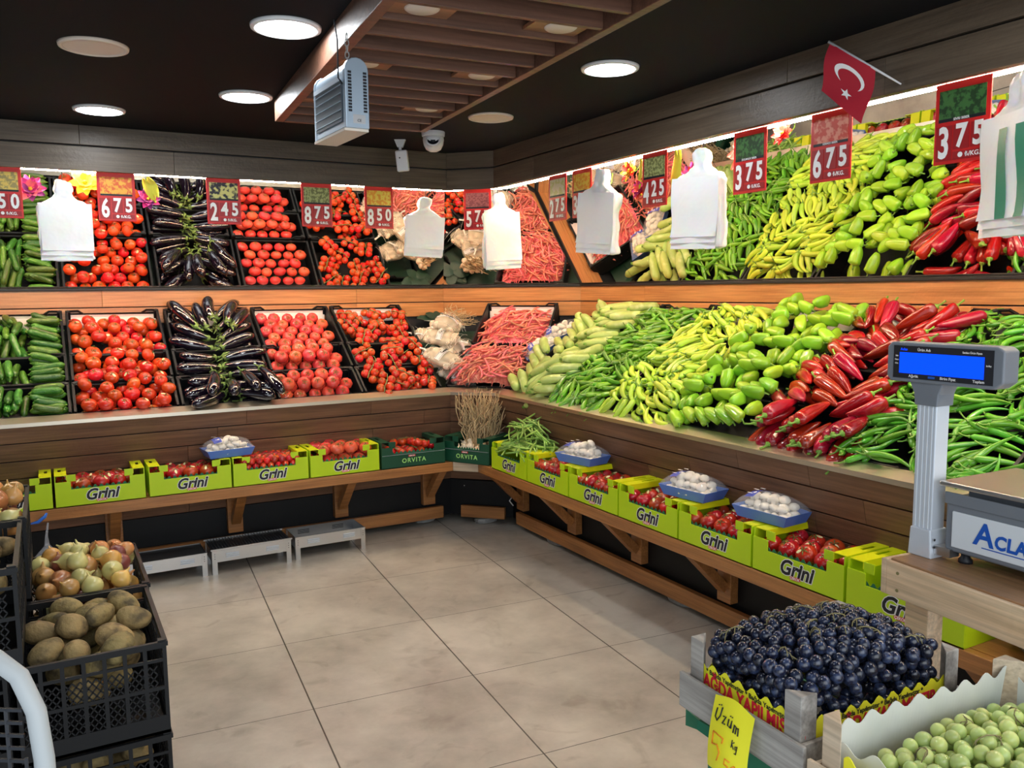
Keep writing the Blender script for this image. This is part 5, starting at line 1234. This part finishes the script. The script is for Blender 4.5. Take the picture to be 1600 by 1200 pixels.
text('name_lettering', 'A', .064, 'scale_blue', t, T((.088, -.0042, .076)) @ up90, bold=.0014, sx=.95, shear=.08, ext=.0003)
text('name_lettering', 'CLAS', .038, 'scale_blue', t, T((.151, -.0042, .069)) @ up90, bold=.0014, sx=.88, space=1.06, shear=.08, ext=.0003)
MB().box(.085, .205, -.0042, -.0036, .0505, .0525).build('name_underline', 'scale_blue', t)
pole = bev(MB().box(-.068, -.022, -.012, .030, .03, .352).build('pole', 'scale_silver', t), .002)
gr = MB()
for k in range(4): gr.box(-.062+.010*k, -.0595+.010*k, -.0128, -.0118, .056, .335)
gr.build('pole_grooves', 'scale_white', pole)
bev(MB().prism([(-.072, .0), (-.016, .0), (-.020, .062), (-.068, .062)], -.036, .018, Matrix(((1, 0, 0, 0), (0, 0, -1, 0), (0, 1, 0, 0), (0, 0, 0, 1)))).build('pole_foot', 'scale_silver', t), .003)
MB().box(-.016, .02, -.008, .022, .012, .03).build('pole_bracket', 'bbq_steel', t)
for z in (.042, .026): MB().lathe([(0, 0), (.0028, 0), (.0028, .001)], 8, T((-.0145, -.01, z)) @ Ry(R(90))).build('screw', 'ink', t)
upm = Matrix(((1, 0, 0, 0), (0, 0, -1, 0), (0, 1, 0, 0), (0, 0, 0, 1)))
bev(MB().prism([(-.070, .325), (-.018, .325), (-.016, .350), (-.006, .374), (-.084, .374), (-.073, .350)], -.035, .018, upm).build('neck', 'scale_grey', t), .002)
dm_ = T((0, 0, 0)) @ Rz(R(3))
dsp = bev(MB().prism([(-.125, .372), (.100, .372), (.118, .386), (.118, .448), (.106, .456), (-.125, .456), (-.135, .446), (-.135, .382)], -.03, .022, dm_ @ upm).build('display_case', 'scale_grey', t), .004, 3)
MB().box(-.118, .098, -.0235, -.0222, .380, .449, dm_).build('display_window', 'ink', dsp)
MB().box(-.103, .080, -.0248, -.0236, .391, .435, dm_).build('screen', 'lcd', dsp)
for s, x, z, sz in (('Aclas', -.094, .4415, .0075), ('Ürün Adı', -.048, .4415, .0078), ('Satılan Ürün Fiyatı', .055, .4415, .0055), ('Sıfır', -.110, .427, .0045), ('Dara', -.110, .419, .0045), ('Ort.', -.110, .411, .0045), ('kr/kg', .089, .418, .005), ('Ağırlık', -.070, .3855, .0078), ('Birim Fiyat', .006, .3855, .0078), ('Toplam', .070, .3855, .0078)):
    text('display_lettering', s, sz, 'lcd' if s == 'Aclas' else 'white', dsp, dm_ @ T((x, -.0238, z)) @ up90, bold=.0001, ext=.0001)
MB().box(-.037, -.022, -.0238, -.0236, .3832, .3878, dm_).build('small_badge', 'scale_blue', dsp)

# ------------------------------------------------------------------ grape crates
GA = T((1.022, 1.168, .655)) @ Rz(R(-92))      # x along the side that faces the shop floor, y away from it
def wood_crate(mtx, wd, dp, label, col='grey_wood', posts=.145, flip=False):
    t = thing('wooden_crate', label, 'crate', mtx, 'low wooden fruit crates')
    for y in (-.004, dp-.004): bev(MB().box(-.012, wd+.012, y-.004, y+.004, .004, .072).build('side_board', col, t), .0015)
    for x in (0, wd): bev(MB().box(x-.004, x+.004, .002, dp-.010, .006, .070).build('end_board', col, t), .0015)
    for k in range(4): MB().box(.006, wd-.006, .006+k*(dp-.02)/4, .006+(k+.85)*(dp-.02)/4, -.002, .004).build('floor_slat', col, t)
    for x in (.006, wd-.006):
        for y in (.004, dp-.016):
            s = 1 if x < .1 else -1; q = 1 if y < .1 else -1; y0 = y if q > 0 else y+.008
            bev(MB().prism([(x, y0), (x+s*.036, y0), (x, y0+q*.036)] if s*q > 0 else [(x, y0), (x, y0+q*.036), (x+s*.036, y0)], .004, posts).build('corner_post', col, t), .0015)
    return t
wood_crate(GA, .285, .40, 'weathered grey wooden crate heaped with black grapes')
c2m = T((1.000, .842, .650)) @ Rz(R(-92))
wood_crate(c2m, .30, .46, 'pale wooden crate of white grapes at the bottom right', 'pale_wood', .15)
def wavy_sheet(name, m, parent, mtx, L_, z0, z1, amp=.006, per=.03, th=.0012, n=60, lean=0, curl=0):
    xs = [L_*i/n for i in range(n+1)]; vs = []
    for x in xs: vs += [(x, curl*math.sin(x*14), z0), (x, lean+curl*math.sin(x*14), z1-amp+amp*math.sin(2*PI*x/per))]
    vs += [(x, y+th, z) for x, y, z in vs]; k = 2*(n+1)
    fs = [(2*i, 2*i+2, 2*i+3, 2*i+1) for i in range(n)]+[(k+2*i, k+2*i+1, k+2*i+3, k+2*i+2) for i in range(n)]+[(2*i+1, 2*i+3, k+2*i+3, k+2*i+1) for i in range(n)]
    return MB().add(vs, fs).build(name, m, parent, False, mtx)
def yellow_liner(t, L_, z1, mtx):
    o = wavy_sheet('yellow_paper', 'label_y', t, mtx, L_, .006, z1, .006, .034)
    text('paper_lettering', 'BAĞDA YAPILMIŞTIR', .036, 'label_red', o, T((L_*.52, -.0008, z1-.036)) @ up90, bold=.0012, sx=.80, ext=.0002)
    text('paper_small_lettering', '* Bağda Yapılmıştır * Bağda Yapılmıştır *', .0125, 'ink', o, T((L_*.5, -.0008, z1-.0155)) @ up90, bold=.0002, ext=.0002)
yl = thing('crate_liner', 'yellow printed paper liner with wavy edge in the black grape crate', 'liner', GA, 'paper liners in the grape crates')
yellow_liner(yl, .262, .104, T((.012, .016, 0)))
yellow_liner(yl, .37, .100, T((.272, .016, 0)) @ Rz(R(90)) @ T((0, 0, 0)))
wavy_sheet('paper_side', 'label_y', yl, T((.012, .016, 0)) @ Rz(R(90)), .37, .006, .085); wavy_sheet('paper_side', 'label_y', yl, T((.012, .384, 0)), .26, .006, .085)
wl = thing('crate_liner', 'large whitish paper liner with wavy edge around the white grapes', 'liner', c2m, 'paper liners in the grape crates')
wavy_sheet('paper_side', 'liner', wl, T((.010, .03, 0)) @ Rz(R(90)), .42, .006, .140, .008, .055, lean=-.010, curl=.003)
wavy_sheet('paper_side', 'liner', wl, T((.010, .028, 0)) @ Rz(R(14)), .27, .006, .105, .008, .05, lean=.0)
wavy_sheet('paper_side', 'liner', wl, T((.010, .445, 0)), .28, .006, .13, .008, .05)
yl2 = thing('crate_liner', 'yellow paper liner edge at the lower right crate beside its corner post', 'liner', c2m, 'paper liners in the grape crates')
wavy_sheet('yellow_paper', 'label_y', yl2, T((.04, .013, 0)), .25, .006, .10, .006, .034)
def grape_mass(mtx, box, base, surf, r, m_, nb, bunchname, label, tries, seedn, edge=0):
    x0, x1, y0, y1 = box; h = Heap(base, .90); pts = []
    seq = []
    if edge:      # the layers seen past the rim of the heap
        for l_ in range(5):
            for x, y in hexgrid(x0+.006*(l_ % 2), x1, y0+.007*(l_ % 2), y1, .0215, .1):
                if min(x-x0, x1-x, y-y0, y1-y) < edge: seq.append((x, y))
    for _ in range(tries+len(seq)):
        x, y, rr = rnd.uniform(x0, x1), rnd.uniform(y0, y1), r*rnd.uniform(.86, 1.12)
        if _ < len(seq): x, y = seq[_]; rr = r*rnd.uniform(.94, 1.08)
        if min(x-x0, x1-x)+min(y-y0, y1-y) < .022: continue
        (a, b), out = h.drop([(0, 0, 0, rr)], x, y, 0)
        if a > surf(x, y): continue
        h.P = np.vstack([h.P, [[x, y, a, rr]]]); pts.append((x, y, a, rr))
    r_ = random.Random(seedn); sd = []
    while len(sd) < nb:
        c = (r_.uniform(x0, x1), r_.uniform(y0, y1))
        if all(math.hypot((c[0]-q[0]), (c[1]-q[1])) > math.sqrt((x1-x0)*(y1-y0)/nb)*.72 for q in sd): sd.append(c)
    me = MB(); me.sph(1, None, 14, 9); gme = me.mesh('grape', m_, True); bun = [[] for _ in sd]
    for p in pts: bun[min(range(nb), key=lambda k: (p[0]-sd[k][0])**2+(p[1]-sd[k][1])**2)].append(p)
    print(bunchname, len(pts), [len(b) for b in bun])
    for k, b in enumerate(bun):
        if not b: continue
        t = thing('grape_bunch', label[k], 'grapes', mtx @ T((sd[k][0], sd[k][1], 0)), bunchname); b.sort(key=lambda p: -p[2])
        for (x, y, z, rr) in b[:98]: obj('grape', gme, t, T((x-sd[k][0], y-sd[k][1], z)) @ Rz(J(3)) @ Rx(J(1)) @ Sc(rr, rr, rr*1.06))
        top = b[0][2]; a = r_.uniform(0, 6); st = MB(); pp = []
        for q in range(8): s_ = q/7; dd = .05*(s_-.4); pp.append((b[0][0]-sd[k][0]+dd*math.cos(a)+.005*math.sin(s_*7), b[0][1]-sd[k][1]+dd*math.sin(a)+.005*math.cos(s_*6), top+rr*.75+.006*math.sin(s_*5)-.25*abs(dd)))
        st.tube(pp, [.0012]*8, 5)
        for q in range(1, 7): c = pp[q]; g_ = r_.uniform(0, 6); st.tube([c, (c[0]+.008*math.cos(g_), c[1]+.008*math.sin(g_), c[2]-.002), (c[0]+.013*math.cos(g_), c[1]+.013*math.sin(g_), c[2]-.010)], .0009, 4)
        st.build('bunch_stem', 'gstem', t, True)
dA = lambda lo, hi: (lambda x, y: lo+(hi-lo)*max(0, (1-((x-.142)/.152)**2)*(1-((y-.20)/.21)**2))**.42)
LB = ['black grape bunch at the left front corner by the yellow sign', 'black grape bunch at the near corner post', 'black grape bunch in the middle of the heap', 'black grape bunch at the far left corner post', 'black grape bunch along the printed yellow paper', 'black grape bunch at the rear edge by the bench', 'black grape bunch beside the white paper liner', 'black grape bunch at the top of the heap', 'black grape bunch at the right end by the table leg', 'black grape bunch low at the right corner post', 'black grape bunch between the top and the far edge', 'black grape bunch right of the middle']
# label each bunch by where it lies
def where_labels(seedn, nb, box, colr, extra):
    x0, x1, y0, y1 = box; r_ = random.Random(seedn); sd = []
    while len(sd) < nb:
        c = (r_.uniform(x0, x1), r_.uniform(y0, y1))
        if all(math.hypot((c[0]-q[0]), (c[1]-q[1])) > math.sqrt((x1-x0)*(y1-y0)/nb)*.72 for q in sd): sd.append(c)
    order = sorted(range(nb), key=lambda k: (sd[k][1], sd[k][0])); out = [None]*nb; per = 3
    cols_ = ['leftmost file', 'second file from the left', 'third file from the left', 'fourth file from the left', 'rightmost file']
    for ci in range(0, nb, per):
        grp = sorted(order[ci:ci+per], key=lambda k: sd[k][0])
        for j, k in enumerate(grp): out[k] = '%s grape bunch in the %s, %s' % (colr, cols_[ci//per], ('farthest from the camera', 'middle', 'nearest the camera')[j])
    return out
bx = (.016, .260, .031, .378)
grape_mass(GA, bx, (lambda f: lambda x, y: .012 if min(x-.016, .260-x, y-.031, .378-y) < .05 else f(x, y))(dA(.02, .138)), dA(.098, .184), .0116, 'grape', 15, 'black grape bunches', where_labels(11, 15, bx, 'black', ''), 9000, 11, .06)
bw = (.045, .285, .05, .435)
dW = lambda lo, hi: (lambda x, y: lo+(hi-lo)*max(0, (1-((x-.18)/.19)**2)*(1-((y-.26)/.25)**2))**.5)
grape_mass(c2m, bw, dW(.015, .06), dW(.035, .118), .0128, 'grape_w', 9, 'white grape bunches', where_labels(12, 9, bw, 'pale green', ''), 5000, 12)
# price sign curled over the crate edge
t = thing('paper_sign', 'curled yellow paper sign handwritten Üzüm hanging on the black grape crate', 'sign', GA @ T((.150, -.0125, .0)))
def sg(u_, v_, off=0):   # u across, v down
    w_ = .098; a = (u_-.5); return ((u_-.5)*w_+.012*v_, -.004-.020*math.sin(v_*PI*.55)-.026*(1-4*a*a)*0-.018*math.cos(a*2.4)*v_-off, .082-.118*v_+.006*math.cos(a*5))
n = 12
MB().add([sg(i/n, j/n) for i in range(n+1) for j in range(n+1)], [(i*(n+1)+j, i*(n+1)+j+1, (i+1)*(n+1)+j+1, (i+1)*(n+1)+j) for i in range(n) for j in range(n)]).build('paper', 'label_y', t, True)
def stroke(pts, m_, w_=.0014, nm='handwriting'):
    P = [Vector(sg(u_, v_, .0014)) for u_, v_ in pts]; MB().tube(P, w_, 5).build(nm, m_, t, True)
def glyph(s, u0, v0, su, sv, m_, w_): 
    for g_ in s: stroke([(u0+x*su, v0+y*sv) for x, y in g_], m_, w_)
U_ = [[(0, .1), (0, .7), (.3, 1), (.65, .8), (.75, 0), (.75, 1)]]; DOT = [[(.15, -.28), (.2, -.2)], [(.5, -.3), (.55, -.22)]]
glyph([[(0, 0), (-.1, .7), (.3, 1), (.7, .6), (.8, -.1)]]+DOT, .14, .16, .17, .17, 'ink', .0013)
glyph([[(0, .1), (.6, .05), (.1, .9), (.7, .85)]], .34, .24, .12, .12, 'ink', .0013)
glyph([[(0, .1), (0, .8), (.5, .9), (.6, .1), (.65, .9)], [(.15, -.3), (.2, -.22)], [(.5, -.3), (.55, -.22)]], .49, .24, .13, .12, 'ink', .0013)
glyph([[(0, .95), (0, .1), (.3, .2), (.32, .9)], [(.32, .3), (.6, .1), (.7, .9)]], .64, .26, .15, .12, 'ink', .0013)
glyph([[(0, 0), (0, 1)], [(.45, .1), (.05, .5), (.5, 1)], [(1.0, .4), (.7, .5), (.8, .9), (1.05, .8), (1.05, .3), (1.0, 1.4), (.7, 1.4)]], .66, .46, .11, .10, 'ink', .0009)
glyph([[(0, 0), (.02, .5)], [(0, 0), (.9, .15)], [(.9, .15), (.85, .35)], [(.02, .5), (.5, .48), (.75, .75), (.6, 1.1)]], .15, .48, .34, .34, 'label_or', .0011)
glyph([[(.6, 0), (.05, 0), (0, .45), (.45, .45), (.5, .85), (0, 1)], [(1.1, 0), (.8, .3), (.9, .95), (1.3, .9), (1.35, .2), (1.1, 0)]], .55, .76, .20, .17, 'label_or', .0011)
# the green stand that carries both crates
t = thing('green_stand', 'green box stand with torn green sheeting under the grape crates', 'stand', T((0, 0, 0)))
bev(MB().box(1.06, 1.46, .50, 1.15, .0, .630).build('box', 'green_box', t), .004)
pts = [(1.035, .50), (1.50, .50), (1.50, 1.17), (1.10, 1.19), (1.062, 1.215), (1.045, 1.195), (1.036, 1.15), (1.040, 1.10)]
MB().prism(pts, .631, .636).build('top_sheet', 'green_box', t)
tr = MB().add([(1.062, 1.215, .636), (1.045, 1.195, .636), (1.036, 1.15, .636), (1.040, 1.10, .636), (1.058, 1.21, .615), (1.04, 1.19, .606), (1.033, 1.15, .618), (1.038, 1.10, .612)], [(0, 1, 5, 4), (1, 2, 6, 5), (2, 3, 7, 6)]).build('torn_edge', 'green_box', t)
for x, y in ((1.08, .53), (1.40, .53), (1.08, 1.08), (1.40, 1.08)): MB().box(x, x+.04, y, y+.04, .636, .649).build('spacer', 'pale_wood', t)
t = thing('watermelon', 'dark green watermelon in a clear bag at the right edge of the bench', 'watermelon', T((2.30, 1.19, .5385)))
MB().sph(.092, Ry(R(80)), 24, 16).build('melon', 'melon', t, True)
wb = MB(); wb.sph(1, None, 20, 12); wb.v = [(x*.098*(1+.03*math.sin(z*12)), y*.098*(1+.03*math.sin(x*14+z*9)), z*.0925 if z < .3 else z*.12) for x, y, z in wb.v]; wb.build('clear_bag', 'clear', t, True)

print('objects', len(bpy.data.objects))
